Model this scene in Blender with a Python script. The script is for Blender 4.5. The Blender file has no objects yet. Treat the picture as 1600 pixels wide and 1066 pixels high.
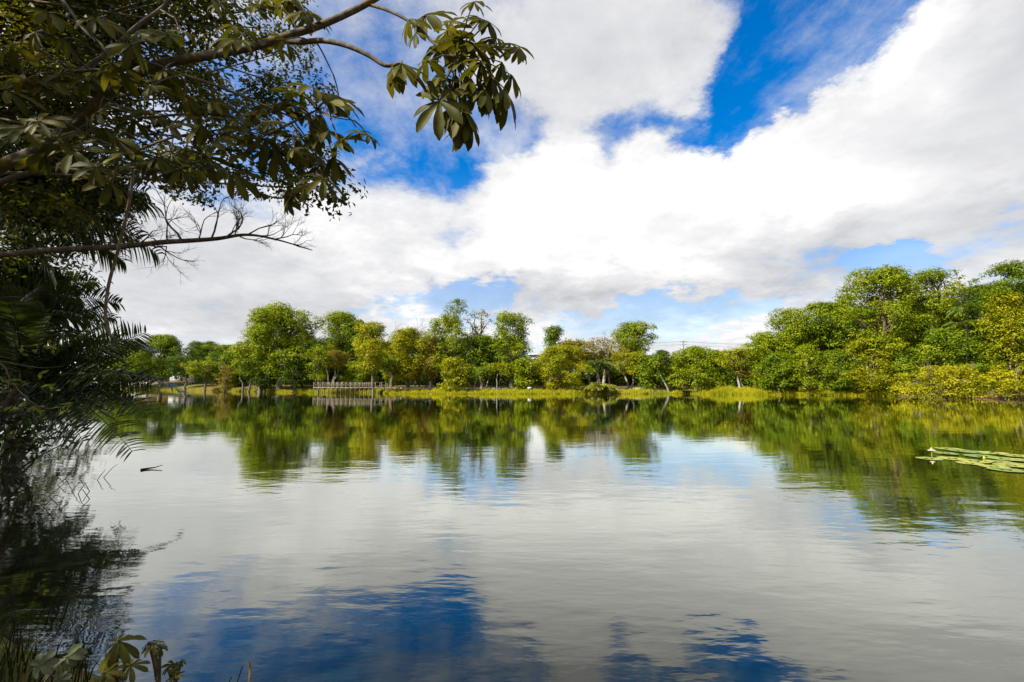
import bpy, math, random
import numpy as np
from mathutils import Vector, Matrix, Euler, Quaternion

scene = bpy.context.scene
col = scene.collection
R = math.radians

# ------------------------------------------------------------------ camera
FPX = 711.0                      # focal length of a 16 mm lens on 36 mm, in pixels of a 1600 wide frame
CAM_H = 1.8
PITCH = R(5.46)
cam_data = bpy.data.cameras.new('camera')
cam_data.sensor_width = 36.0
cam_data.lens = 16.0
cam_data.clip_start = 0.05
cam_data.clip_end = 9000.0
cam = bpy.data.objects.new('camera', cam_data)
col.objects.link(cam)
cam.location = (0, 0, CAM_H)
cam.rotation_euler = (R(90) + PITCH, 0, 0)
scene.camera = cam

# ------------------------------------------------------------------ sun, exposure
SUN_EL, SUN_AZ = R(40), math.atan2(-0.86, -0.51)      # azimuth as atan2(x, y): behind the camera, to the left
sun_dir = Vector((math.sin(SUN_AZ) * math.cos(SUN_EL), math.cos(SUN_AZ) * math.cos(SUN_EL), math.sin(SUN_EL)))
sl = bpy.data.lights.new('sun', 'SUN')
sl.energy = 5.0
sl.angle = R(0.5)
sl.color = (1.0, 0.94, 0.82)
sun = bpy.data.objects.new('sun', sl)
col.objects.link(sun)
sun.location = (-60, -40, 60)
sun.rotation_euler = (-sun_dir).to_track_quat('-Z', 'Y').to_euler()
vs = scene.view_settings
vs.view_transform = 'Standard'
vs.look = 'None'
vs.exposure = 1.25
vs.gamma = 1.0
vs.use_curve_mapping = False

def ray(px, py):
    """World direction seen at a point of the 1600 x 1066 photograph (used to measure where things stand)."""
    cx, cy = (px - 800) / FPX, (533 - py) / FPX
    return Vector((cx, math.cos(PITCH) - cy * math.sin(PITCH), math.sin(PITCH) + cy * math.cos(PITCH)))
def at(px, py, depth):
    d = ray(px, py)
    return Vector((0, 0, CAM_H)) + d * (depth / d.y)

# ------------------------------------------------------------------ world: Nishita sky with procedural clouds
world = bpy.data.worlds.new('World')
scene.world = world
world.use_nodes = True
wt = world.node_tree
wt.nodes.clear()
def N(tree, typ, **kw):
    n = tree.nodes.new(typ)
    for k, v in kw.items():
        if k.startswith('i_'):
            n.inputs[int(k[2:])].default_value = v
        else:
            setattr(n, k, v)
    return n
def wmath(op, a, b=None, c=None, clamp=False):
    n = N(wt, 'ShaderNodeMath', operation=op, use_clamp=clamp)
    for i, v in enumerate((a, b, c)):
        if v is None: continue
        if isinstance(v, (int, float)): n.inputs[i].default_value = v
        else: wt.links.new(v, n.inputs[i])
    return n.outputs[0]
def wvec(op, a, b=None, scale=None):
    n = N(wt, 'ShaderNodeVectorMath', operation=op)
    for i, v in enumerate((a, b)):
        if v is None: continue
        if isinstance(v, (tuple, list)): n.inputs[i].default_value = v
        else: wt.links.new(v, n.inputs[i])
    if scale is not None:
        if isinstance(scale, (int, float)): n.inputs['Scale'].default_value = scale
        else: wt.links.new(scale, n.inputs['Scale'])
    return n.outputs[0]
def wnoise(vec, scale, detail, rough, out=0, lac=2.0):
    n = N(wt, 'ShaderNodeTexNoise')
    n.inputs['Scale'].default_value = scale
    n.inputs['Detail'].default_value = detail
    n.inputs['Roughness'].default_value = rough
    n.inputs['Lacunarity'].default_value = lac
    wt.links.new(vec, n.inputs['Vector'])
    return n.outputs[out]
def wrange(v, a, b, c=0.0, d=1.0, smooth=True):
    n = N(wt, 'ShaderNodeMapRange', interpolation_type='SMOOTHSTEP' if smooth else 'LINEAR')
    wt.links.new(v, n.inputs[0])
    for i, x in enumerate((a, b, c, d)): n.inputs[i + 1].default_value = x
    return n.outputs[0]

sky = N(wt, 'ShaderNodeTexSky', sky_type='NISHITA', sun_disc=False, sun_elevation=SUN_EL,
        sun_rotation=SUN_AZ, altitude=60.0, air_density=1.0, dust_density=0.35, ozone_density=2.0)
tc = N(wt, 'ShaderNodeTexCoord')
D0 = tc.outputs['Generated']
sep = N(wt, 'ShaderNodeSeparateXYZ'); wt.links.new(D0, sep.inputs[0])
zpos = wmath('MAXIMUM', sep.outputs[2], 0.0)
inv = wmath('DIVIDE', 1.0, wmath('ADD', zpos, 0.24))
plane = wvec('SCALE', D0, scale=inv)                       # clouds lie on a layer: perspective towards the horizon
# direction, pushed about by noise so that cloud edges are ragged
w1 = wvec('SUBTRACT', wnoise(D0, 5.0, 3.0, 0.5, out=1), (0.5, 0.5, 0.5))
w2 = wvec('SUBTRACT', wnoise(plane, 4.5, 8.0, 0.66, out=1), (0.5, 0.5, 0.5))
DW = wvec('ADD', wvec('ADD', D0, wvec('SCALE', w1, scale=0.10)), wvec('SCALE', w2, scale=0.16))

def blobs(items, start, vec):
    acc = start
    for (px, py, rx, ry, rot, w) in items:
        c = ray(px, py).normalized()
        ca, sa = math.cos(R(rot)), math.sin(R(rot))
        e1 = ray(px + rx * ca, py - rx * sa).normalized() - c
        e2 = ray(px + ry * sa, py + ry * ca).normalized() - c
        a, b = e1.length, e2.length
        z = c
        x = (e1 - z * e1.dot(z)).normalized()
        y = z.cross(x)
        m = Matrix((x, y, z)).transposed()
        mp = N(wt, 'ShaderNodeMapping', vector_type='TEXTURE')
        mp.inputs['Location'].default_value = c
        mp.inputs['Rotation'].default_value = m.to_euler()
        mp.inputs['Scale'].default_value = (a, b, 1.0)
        wt.links.new(vec, mp.inputs['Vector'])
        g = N(wt, 'ShaderNodeTexGradient', gradient_type='SPHERICAL')
        wt.links.new(mp.outputs[0], g.inputs[0])
        acc = wmath('MULTIPLY_ADD', g.outputs['Fac'], w, acc)
    return acc

n_big = wnoise(plane, 1.25, 9.0, 0.56)
n_fine = wnoise(plane, 5.0, 9.0, 0.66)
# streaks of thin high cloud, drawn out along one direction
mp = N(wt, 'ShaderNodeMapping'); mp.inputs['Rotation'].default_value = (0, 0, R(14)); mp.inputs['Scale'].default_value = (2.3, 0.9, 1.0)
wt.links.new(wvec('ADD', plane, wvec('SCALE', w1, scale=0.18)), mp.inputs[0])
n_streak = wnoise(mp.outputs[0], 1.6, 8.0, 0.62)

base = wmath('MULTIPLY_ADD', wmath('SUBTRACT', n_big, 0.5), 1.0, 0.88)
base = wmath('MULTIPLY_ADD', wmath('SUBTRACT', n_fine, 0.5), 1.25, base)
GAPS = [  # open blue: x, y, radii, turn, depth
    (1262, 10, 230, 170, 20, -1.8), (1195, 130, 100, 175, -8, -1.8), (1350, -10, 170, 110, 30, -1.2),
    (1110, 195, 110, 45, 8, -0.80), (1020, 200, 120, 50, -15, -0.55), (962, 255, 50, 85, 0, -0.9),
    (825, 195, 80, 70, 0, -0.68), (735, 225, 110, 85, 20, -0.46), (670, 130, 240, 180, -30, -0.66), (600, 235, 250, 130, -15, -0.60), (330, 200, 330, 200, 0, -0.45),
    (1060, 490, 220, 40, 4, -1.35), (745, 462, 110, 40, 10, -1.3), (1408, 412, 90, 42, -10, -1.5), (590, 478, 80, 26, 0, -0.7),
    (1100, -160, 420, 190, 0, -1.2), (300, -200, 300, 200, 0, -0.5),
]
MASS = [  # thick cloud
    (900, 70, 230, 130, 0, 0.30), (1000, 340, 420, 130, 12, 0.7), (1420, 240, 330, 190, 30, 0.8), (1150, 265, 200, 60, 18, 0.6),
    (860, 290, 190, 75, 10, 0.5), (300, 430, 500, 120, 0, 0.5), (1180, 500, 170, 40, 12, 0.35), (900, 425, 330, 70, 0, 0.6),
    (560, 320, 260, 60, 0, 0.25), (1560, 120, 230, 260, 0, 0.6),
]
dens = blobs(GAPS + MASS, base, DW)
cover = wrange(dens, 0.12, 0.95)
cover = wmath('MULTIPLY', cover, wrange(wmath('MULTIPLY_ADD', dens, 0.30, n_streak), 0.30, 0.80, 0.60, 1.0))
thick = wrange(dens, 0.45, 1.5)
wisp = wmath('MULTIPLY', wrange(wmath('MULTIPLY_ADD', wmath('SUBTRACT', n_fine, 0.5), 0.7, n_streak), 0.36, 0.80), 0.72)
veil = wrange(sep.outputs[2], 0.02, 0.46, 0.78, 0.0)        # thin haze low in the sky
cover = wmath('MAXIMUM', wmath('MAXIMUM', cover, wisp), veil)

SHADE = [ # grey undersides and bright tops
    (880, 466, 330, 48, -3, -0.36), (1290, 405, 420, 85, 14, -0.30), (1580, 300, 270, 190, 25, -0.26), (1640, 20, 190, 230, 0, -0.32),
    (930, 70, 340, 180, 0, -0.30), (240, 440, 420, 130, 0, -0.26), (500, 470, 260, 60, 0, -0.15), (1226, 456, 60, 26, 10, -0.30),
    (560, 60, 260, 140, 0, -0.11), (1000, 325, 420, 110, 12, 0.10), (1150, 250, 180, 60, 25, 0.20), (1400, 130, 200, 90, 45, 0.08), (1090, 505, 220, 24, 0, 0.20),
    (640, 485, 60, 40, 0, 0.28), (1180, 478, 120, 26, 12, 0.22), (600, 370, 260, 60, 0, 0.10),
]
shade = blobs(SHADE, 0.62, DW)
shade = wmath('MULTIPLY_ADD', thick, 0.20, shade)
n_sh = wnoise(wvec('ADD', plane, (3.7, 1.9, 0.4)), 2.4, 6.0, 0.55)
shade = wmath('MULTIPLY_ADD', wmath('SUBTRACT', n_sh, 0.5), 0.75, shade)
shade = wmath('MULTIPLY_ADD', wmath('SUBTRACT', n_fine, 0.5), 0.20, shade, clamp=True)
cr = N(wt, 'ShaderNodeValToRGB')
wt.links.new(shade, cr.inputs[0])
cr.color_ramp.interpolation = 'B_SPLINE'
K = 10.0 * 0.43                    # cloud radiance in the units of the Sky Texture, whose strength is 0.1
e = cr.color_ramp.elements
e[0].position, e[0].color = 0.0, (0.36, 0.375, 0.41, 1)
e[1].position, e[1].color = 1.0, (1.3, 1.29, 1.275, 1)
for p, c in ((0.30, (0.53, 0.54, 0.57, 1)), (0.6, (0.76, 0.765, 0.79, 1)), (0.80, (0.90, 0.90, 0.91, 1))):
    q = e.new(p); q.color = c
cloud = wvec('SCALE', cr.outputs[0], scale=K)
# the blue: deepen the clear air a little
hs = N(wt, 'ShaderNodeHueSaturation'); hs.inputs['Saturation'].default_value = 1.55; hs.inputs['Value'].default_value = 0.90; hs.inputs['Hue'].default_value = 0.507
wt.links.new(sky.outputs[0], hs.inputs['Color'])
mix = N(wt, 'ShaderNodeMix', data_type='RGBA')
wt.links.new(cover, mix.inputs[0]); wt.links.new(hs.outputs[0], mix.inputs[6]); wt.links.new(cloud, mix.inputs[7])
bg = N(wt, 'ShaderNodeBackground'); bg.inputs['Strength'].default_value = 0.1
wt.links.new(mix.outputs[2], bg.inputs['Color'])
world.cycles.sampling_method = 'MANUAL'
world.cycles.sample_map_resolution = 256
scene.cycles.max_bounces = 6
scene.cycles.diffuse_bounces = 3
scene.cycles.glossy_bounces = 3
scene.cycles.transmission_bounces = 3
scene.cycles.caustics_reflective = False
scene.cycles.caustics_refractive = False
wo = N(wt, 'ShaderNodeOutputWorld'); wt.links.new(bg.outputs[0], wo.inputs[0])

# ------------------------------------------------------------------ helpers
def tag(o, label=None, cat=None, group=None, kind=None):
    if label: o['label'] = label
    if cat: o['category'] = cat
    if group: o['group'] = group
    if kind: o['kind'] = kind
    return o
def empty(name, loc, rz=0.0):
    o = bpy.data.objects.new(name, None)
    o.empty_display_size = 0.3
    col.objects.link(o)
    o.location = loc
    o.rotation_euler = (0, 0, rz)
    return o
class MB:
    """Collects vertices and faces (triangles or quads) and links them as ONE mesh object."""
    def __init__(s): s.V, s.F, s.T, s.n = [], [], [], 0
    def add(s, V, F, tint=0.5):
        V = np.asarray(V, float).reshape(-1, 3)
        F = np.asarray(F, int)
        s.V.append(V)
        s.F.append(F + s.n)
        s.T.append(np.full(len(V), tint) if np.isscalar(tint) else np.asarray(tint, float))
        s.n += len(V)
        return s
    def mesh(s, name, mat, origin=(0, 0, 0), smooth=False):
        V = np.concatenate(s.V) - np.asarray(origin, float)
        me = bpy.data.meshes.new(name)
        me.vertices.add(len(V))
        me.vertices.foreach_set('co', V.ravel().astype(np.float32))
        idx = np.concatenate([f.ravel() for f in s.F])
        tot = np.concatenate([np.full(len(f), f.shape[1]) for f in s.F])
        start = np.concatenate([[0], np.cumsum(tot)[:-1]])
        me.loops.add(len(idx))
        me.loops.foreach_set('vertex_index', idx.astype(np.int32))
        me.polygons.add(len(tot))
        me.polygons.foreach_set('loop_start', start.astype(np.int32))
        if smooth: me.polygons.foreach_set('use_smooth', np.ones(len(tot), bool))
        a = me.attributes.new('tint', 'FLOAT', 'POINT')
        a.data.foreach_set('value', np.concatenate(s.T).astype(np.float32))
        me.update(calc_edges=True)
        me.materials.append(mat)
        return me
    def build(s, name, mat, parent=None, origin=None, smooth=False):
        if origin is None: origin = tuple(parent.location) if parent is not None else (0, 0, 0)
        o = bpy.data.objects.new(name, s.mesh(name, mat, origin, smooth))
        col.objects.link(o)
        if parent is not None: o.parent = parent
        else: o.location = origin
        return o
def unit(v):
    v = np.asarray(v, float)
    return v / (np.linalg.norm(v, axis=-1, keepdims=True) + 1e-12)
def tube(pts, radii, sides=6):
    P = np.asarray([tuple(p) for p in pts], float)
    r = np.asarray(radii, float) if np.ndim(radii) else np.full(len(P), float(radii))
    if len(r) != len(P): r = np.interp(np.linspace(0, 1, len(P)), np.linspace(0, 1, len(r)), r)
    T = unit(np.gradient(P, axis=0))
    ref = np.array([0, 0, 1.0]) if abs(T[0][2]) < 0.9 else np.array([1.0, 0, 0])
    V = []
    u = unit(np.cross(T[0], ref))
    for i in range(len(P)):
        u = unit(u - T[i] * u.dot(T[i])); w = np.cross(T[i], u)
        a = np.arange(sides) * 2 * np.pi / sides
        V.append(P[i] + r[i] * (np.cos(a)[:, None] * u + np.sin(a)[:, None] * w))
    V = np.concatenate(V)
    F = [(i * sides + k, i * sides + (k + 1) % sides, (i + 1) * sides + (k + 1) % sides, (i + 1) * sides + k)
         for i in range(len(P) - 1) for k in range(sides)]
    return V, np.array(F)
def smooth_path(pts, n=6):
    """Catmull-Rom through the points."""
    P = np.asarray([tuple(p) for p in pts], float)
    Q = np.vstack([2 * P[0] - P[1], P, 2 * P[-1] - P[-2]])
    out = []
    for i in range(1, len(Q) - 2):
        for t in np.linspace(0, 1, n, endpoint=False):
            a, b, c, d = Q[i - 1], Q[i], Q[i + 1], Q[i + 2]
            out.append(0.5 * (2 * b + (c - a) * t + (2 * a - 5 * b + 4 * c - d) * t * t + (3 * b - a - 3 * c + d) * t ** 3))
    out.append(P[-1])
    return np.array(out)
def box(x0, x1, y0, y1, z0, z1):
    V = [(x, y, z) for z in (z0, z1) for y in (y0, y1) for x in (x0, x1)]
    F = [(0, 2, 3, 1), (4, 5, 7, 6), (0, 1, 5, 4), (2, 6, 7, 3), (0, 4, 6, 2), (1, 3, 7, 5)]
    return np.array(V, float), np.array(F)
def bar(p, q, w, h):
    """A beam from p to q, w wide and h high."""
    p, q = np.asarray(tuple(p), float), np.asarray(tuple(q), float)
    t = unit(q - p)
    up = np.array([0, 0, 1.0]) if abs(t[2]) < 0.95 else np.array([0, 1.0, 0])
    s = unit(np.cross(t, up)); u = np.cross(s, t)
    V = [c + s * a * w / 2 + u * b * h / 2 for c in (p, q) for a, b in ((-1, -1), (1, -1), (1, 1), (-1, 1))]
    F = [(0, 1, 2, 3), (7, 6, 5, 4), (0, 4, 5, 1), (1, 5, 6, 2), (2, 6, 7, 3), (3, 7, 4, 0)]
    return np.array(V), np.array(F)
def rhombs(C, Nn, Dd, L, W, fold=0.18):
    """Leaf blades: one pointed, slightly folded quad for each centre, normal, direction, length and width."""
    C, Nn, Dd = np.asarray(C), unit(Nn), unit(Dd)
    Dd = unit(Dd - Nn * (Dd * Nn).sum(1, keepdims=True))
    S = np.cross(Nn, Dd)
    L = np.broadcast_to(np.asarray(L, float), (len(C),))[:, None]; W = np.broadcast_to(np.asarray(W, float), (len(C),))[:, None]
    V = np.stack([C - Dd * L * 0.5, C + S * W * 0.5 + Dd * L * 0.04 + Nn * W * fold, C + Dd * L * 0.5 - Nn * L * 0.08, C - S * W * 0.5 + Dd * L * 0.04 + Nn * W * fold], 1)
    F = np.arange(len(C) * 4).reshape(-1, 4)
    return V.reshape(-1, 3), F

# ------------------------------------------------------------------ materials
def material(name):
    m = bpy.data.materials.new(name)
    m.use_nodes = True
    t = m.node_tree
    t.nodes.clear()
    out = N(t, 'ShaderNodeOutputMaterial')
    return m, t, out
def link(t, a, b): t.links.new(a, b)
def ramp(t, fac, stops, interp='LINEAR'):
    n = N(t, 'ShaderNodeValToRGB')
    n.color_ramp.interpolation = interp
    e = n.color_ramp.elements
    e[0].position, e[0].color = stops[0][0], (*stops[0][1], 1)
    e[1].position, e[1].color = stops[-1][0], (*stops[-1][1], 1)
    for p, c in stops[1:-1]:
        q = e.new(p); q.color = (*c, 1)
    t.links.new(fac, n.inputs[0])
    return n.outputs[0]
def noise(t, scale, detail=4, rough=0.55, vec=None, out=0):
    n = N(t, 'ShaderNodeTexNoise')
    n.inputs['Scale'].default_value = scale; n.inputs['Detail'].default_value = detail; n.inputs['Roughness'].default_value = rough
    if vec is not None: t.links.new(vec, n.inputs['Vector'])
    return n.outputs[out]
def leaf_material(name, dark, mid, light, transl=0.32, rough=0.6, spec=0.1, spots=None):
    m, t, out = material(name)
    at_ = N(t, 'ShaderNodeAttribute', attribute_name='tint')
    geo = N(t, 'ShaderNodeNewGeometry')
    a = N(t, 'ShaderNodeMath', operation='MULTIPLY_ADD'); a.inputs[1].default_value = 0.35
    link(t, geo.outputs['Random Per Island'], a.inputs[0]); 
    b = N(t, 'ShaderNodeMath', operation='MULTIPLY'); b.inputs[1].default_value = 0.65
    link(t, at_.outputs['Fac'], b.inputs[0]); link(t, b.outputs[0], a.inputs[2])
    stops = [(0.05, dark), (0.5, mid), (0.9, light)]
    c = ramp(t, a.outputs[0], stops)
    if spots:                                              # blotches and dry patches on big leaves
        tcn = N(t, 'ShaderNodeTexCoord')
        nz = noise(t, 5.5, 5, 0.65, tcn.outputs['Object'])
        mr_ = N(t, 'ShaderNodeMapRange'); link(t, nz, mr_.inputs[0]); mr_.inputs[1].default_value = 0.52; mr_.inputs[2].default_value = 0.70
        ms2 = N(t, 'ShaderNodeMix', data_type='RGBA'); link(t, mr_.outputs[0], ms2.inputs[0]); link(t, c, ms2.inputs[6]); ms2.inputs[7].default_value = (*spots, 1)
        c = ms2.outputs[2]
    p = N(t, 'ShaderNodeBsdfPrincipled')
    link(t, c, p.inputs['Base Color']); p.inputs['Roughness'].default_value = rough; p.inputs['Specular IOR Level'].default_value = spec
    tr = N(t, 'ShaderNodeBsdfTranslucent')
    g = N(t, 'ShaderNodeMix', data_type='RGBA', blend_type='MULTIPLY'); g.inputs[0].default_value = 1.0
    link(t, c, g.inputs[6]); g.inputs[7].default_value = (1.5, 1.45, 0.5, 1)
    link(t, g.outputs[2], tr.inputs['Color'])
    mx = N(t, 'ShaderNodeMixShader'); mx.inputs[0].default_value = transl
    link(t, p.outputs[0], mx.inputs[1]); link(t, tr.outputs[0], mx.inputs[2]); link(t, mx.outputs[0], out.inputs[0])
    return m
def plain(name, colour, rough=0.6, var=0.25, scale=6.0, spec=0.3, metal=0.0, bump=0.0):
    m, t, out = material(name)
    tcn = N(t, 'ShaderNodeTexCoord')
    nz = noise(t, scale, 5, 0.6, tcn.outputs['Object'])
    lo = tuple(c * (1 - var) for c in colour); hi = tuple(min(1, c * (1 + var)) for c in colour)
    c = ramp(t, nz, [(0.3, lo), (0.7, hi)])
    p = N(t, 'ShaderNodeBsdfPrincipled')
    link(t, c, p.inputs['Base Color']); p.inputs['Roughness'].default_value = rough
    p.inputs['Specular IOR Level'].default_value = spec; p.inputs['Metallic'].default_value = metal
    if bump:
        b = N(t, 'ShaderNodeBump'); b.inputs['Strength'].default_value = bump; b.inputs['Distance'].default_value = 0.02
        link(t, nz, b.inputs['Height']); link(t, b.outputs[0], p.inputs['Normal'])
    link(t, p.outputs[0], out.inputs[0])
    return m
def bark(name, lo, mid, hi, scale=9.0, stretch=0.25, moss=None):
    m, t, out = material(name)
    tcn = N(t, 'ShaderNodeTexCoord')
    mpn = N(t, 'ShaderNodeMapping'); mpn.inputs['Scale'].default_value = (1, 1, stretch)
    link(t, tcn.outputs['Object'], mpn.inputs[0])
    nz = noise(t, scale, 7, 0.65, mpn.outputs[0])
    c = ramp(t, nz, [(0.28, lo), (0.5, mid), (0.72, hi)])
    if moss:
        nm = noise(t, scale * 0.25, 4, 0.6, tcn.outputs['Object'])
        mm = N(t, 'ShaderNodeMapRange'); link(t, nm, mm.inputs[0]); mm.inputs[1].default_value = 0.52; mm.inputs[2].default_value = 0.66
        mg = N(t, 'ShaderNodeMix', data_type='RGBA'); link(t, mm.outputs[0], mg.inputs[0]); link(t, c, mg.inputs[6]); mg.inputs[7].default_value = (*moss, 1)
        c = mg.outputs[2]
    p = N(t, 'ShaderNodeBsdfPrincipled'); link(t, c, p.inputs['Base Color']); p.inputs['Roughness'].default_value = 0.85; p.inputs['Specular IOR Level'].default_value = 0.15
    b = N(t, 'ShaderNodeBump'); b.inputs['Strength'].default_value = 0.6; b.inputs['Distance'].default_value = 0.02
    link(t, nz, b.inputs['Height']); link(t, b.outputs[0], p.inputs['Normal'])
    link(t, p.outputs[0], out.inputs[0])
    return m
# ------------------------------------------------------------------ the lake and its banks
SHORE = [(-120, 150), (-82.6, 125), (-51.7, 104), (-39, 99), (-33, 100), (-29, 97), (-23.5, 89), (-12, 86), (0, 86), (12.4, 87), (24.8, 87),
         (30, 90), (34, 90), (37, 84), (49, 78), (59, 70), (63, 64), (65, 57), (60, 44), (51, 25), (35, 9), (16, 1.8), (5, 1.2), (0.5, 1.55),
         (-1.1, 2.15), (-1.9, 2.75), (-3.2, 3.2), (-5.2, 4.2), (-9.4, 8), (-15.2, 13), (-21, 18), (-36, 30), (-62, 52), (-104, 90), (-132, 125)]
LC = np.array([-10.0, 50.0])
_s = np.array(SHORE, float) - LC
_ang = np.arctan2(_s[:, 1], _s[:, 0]); _rad = np.hypot(_s[:, 0], _s[:, 1])
_o = np.argsort(_ang); _ang, _rad = _ang[_o], _rad[_o]
_ang = np.concatenate([_ang - 2 * np.pi, _ang, _ang + 2 * np.pi]); _rad = np.tile(_rad, 3)
def shore_r(a): return np.interp(a, _ang, _rad)
def shore_dist(x, y):
    """Distance outwards from the waterline along the line from the middle of the lake."""
    x, y = np.asarray(x, float) - LC[0], np.asarray(y, float) - LC[1]
    return np.hypot(x, y) - shore_r(np.arctan2(y, x))
_GD = [-60, -12, -2.0, -0.3, 0.0, 0.6, 2.0, 8.0, 25.0, 60.0, 4000.0]
_GZ = [-3.0, -1.6, -0.5, -0.10, 0.015, 0.16, 0.42, 0.95, 1.6, 3.0, 3.0]
def gz(x, y): return np.interp(shore_dist(x, y), _GD, _GZ)

m_ground, t, out = material('earth_and_grass')
geo = N(t, 'ShaderNodeNewGeometry')
n1 = noise(t, 0.16, 6, 0.6, geo.outputs['Position']); n2 = noise(t, 2.5, 6, 0.65, geo.outputs['Position'])
c1 = ramp(t, n2, [(0.3, (0.05, 0.028, 0.016)), (0.55, (0.12, 0.062, 0.036)), (0.75, (0.19, 0.11, 0.062))])
c2 = ramp(t, n2, [(0.3, (0.03, 0.045, 0.008)), (0.6, (0.09, 0.10, 0.014)), (0.8, (0.16, 0.13, 0.03))])
mr = N(t, 'ShaderNodeMapRange'); link(t, n1, mr.inputs[0]); mr.inputs[1].default_value = 0.42; mr.inputs[2].default_value = 0.56
mx = N(t, 'ShaderNodeMix', data_type='RGBA'); link(t, mr.outputs[0], mx.inputs[0]); link(t, c1, mx.inputs[6]); link(t, c2, mx.inputs[7])
p = N(t, 'ShaderNodeBsdfPrincipled'); link(t, mx.outputs[2], p.inputs['Base Color']); p.inputs['Roughness'].default_value = 0.95; p.inputs['Specular IOR Level'].default_value = 0.1
b = N(t, 'ShaderNodeBump'); b.inputs['Strength'].default_value = 0.7; b.inputs['Distance'].default_value = 0.08
link(t, n2, b.inputs['Height']); link(t, b.outputs[0], p.inputs['Normal']); link(t, p.outputs[0], out.inputs[0])

NA = 720
aa = np.linspace(-np.pi, np.pi, NA, endpoint=False)
rings = [-20, -6, -2, -0.8, -0.3, 0.0, 0.3, 0.6, 1.2, 2, 3.5, 5.5, 8, 12, 18, 25, 40, 60, 120, 300, 900, 4000]
rg = np.random.default_rng(3)
V = []
for d in rings:
    r = np.maximum(shore_r(aa) + d, 0.2)
    x, y = LC[0] + r * np.cos(aa), LC[1] + r * np.sin(aa)
    z = np.interp(d, _GD, _GZ) + (rg.normal(0, 0.03, NA) if 0.6 < d < 100 else 0)
    V.append(np.stack([x, y, np.broadcast_to(z, x.shape)], 1))
V.append(np.array([[LC[0], LC[1], -2.0]]))
F = [(i * NA + k, i * NA + (k + 1) % NA, (i + 1) * NA + (k + 1) % NA, (i + 1) * NA + k) for i in range(len(rings) - 1) for k in range(NA)]
g = MB().add(np.concatenate(V), F)
g.F.append(np.array([((k + 1) % NA, k, len(rings) * NA) for k in range(NA)]))
ground = g.build('ground', m_ground, smooth=True); tag(ground, kind='structure')

# water: murky green brown, rippled
m_water, t, out = material('lake_water')
geo = N(t, 'ShaderNodeNewGeometry')
def wmap(rot, sc):
    n = N(t, 'ShaderNodeMapping'); n.inputs['Rotation'].default_value = (0, 0, R(rot)); n.inputs['Scale'].default_value = sc
    link(t, geo.outputs['Position'], n.inputs[0]); return n.outputs[0]
def m2(op, a, b_, c_=None):
    n = N(t, 'ShaderNodeMath', operation=op)
    for i, v in enumerate((a, b_, c_)):
        if v is None: continue
        if isinstance(v, (int, float)): n.inputs[i].default_value = v
        else: link(t, v, n.inputs[i])
    return n.outputs[0]
fine = noise(t, 4.2, 3, 0.5, wmap(14, (0.6, 1.5, 1)))
midw = noise(t, 1.25, 3, 0.5, wmap(-9, (0.62, 1.45, 1)))
slow = noise(t, 0.38, 2, 0.5, wmap(20, (0.6, 1.2, 1)))
patch = noise(t, 0.11, 3, 0.5, wmap(0, (0.6, 1.6, 1)))
pm = N(t, 'ShaderNodeMapRange'); link(t, patch, pm.inputs[0]); pm.inputs[1].default_value = 0.36; pm.inputs[2].default_value = 0.64; pm.inputs[3].default_value = 0.35; pm.inputs[4].default_value = 1.25
h = m2('MULTIPLY', m2('ADD', m2('MULTIPLY', fine, 0.0034), m2('MULTIPLY', midw, 0.0105)), pm.outputs[0])
h = m2('ADD', h, m2('MULTIPLY', slow, 0.010))
sy = N(t, 'ShaderNodeSeparateXYZ'); link(t, geo.outputs['Position'], sy.inputs[0])
nearr = N(t, 'ShaderNodeMapRange', interpolation_type='SMOOTHSTEP'); link(t, sy.outputs[1], nearr.inputs[0])   # the breeze ruffles the near bay more than the sheltered far side
for i_, v_ in enumerate((3.5, 20.0, 1.0, 0.22)): nearr.inputs[i_ + 1].default_value = v_
h = m2('MULTIPLY', h, nearr.outputs[0])
bw = N(t, 'ShaderNodeBump'); bw.inputs['Strength'].default_value = 1.0; bw.inputs['Distance'].default_value = 1.0
link(t, h, bw.inputs['Height'])
lw = N(t, 'ShaderNodeLayerWeight'); lw.inputs['Blend'].default_value = 0.5; link(t, bw.outputs[0], lw.inputs['Normal'])
refl = ramp(t, lw.outputs['Facing'], [(0.0, (0.05,) * 3), (0.40, (0.08,) * 3), (0.52, (0.155,) * 3), (0.64, (0.36,) * 3), (0.74, (0.66,) * 3), (0.82, (0.82,) * 3), (0.93, (0.95,) * 3), (1.0, (0.98,) * 3)])
gl = N(t, 'ShaderNodeBsdfGlossy'); gl.inputs['Roughness'].default_value = 0.03; gl.inputs['Color'].default_value = (0.99, 1.0, 0.91, 1); link(t, bw.outputs[0], gl.inputs['Normal'])
df = N(t, 'ShaderNodeBsdfDiffuse'); df.inputs['Color'].default_value = (0.009, 0.012, 0.006, 1)
ms_ = N(t, 'ShaderNodeMixShader'); link(t, refl, ms_.inputs[0]); link(t, df.outputs[0], ms_.inputs[1]); link(t, gl.outputs[0], ms_.inputs[2]); link(t, ms_.outputs[0], out.inputs[0])
r = shore_r(aa) + 1.0
Vw = [np.stack([LC[0] + r * f * np.cos(aa), LC[1] + r * f * np.sin(aa), np.zeros(NA)], 1) for f in (1.0, 0.5)]
Vw.append(np.array([[LC[0], LC[1], 0.0]]))
F = [(k, (k + 1) % NA, NA + (k + 1) % NA, NA + k) for k in range(NA)]
w = MB().add(np.concatenate(Vw), F)
w.F.append(np.array([(NA + k, NA + (k + 1) % NA, 2 * NA) for k in range(NA)]))
water = w.build('lake_water', m_water); tag(water, kind='structure')
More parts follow.
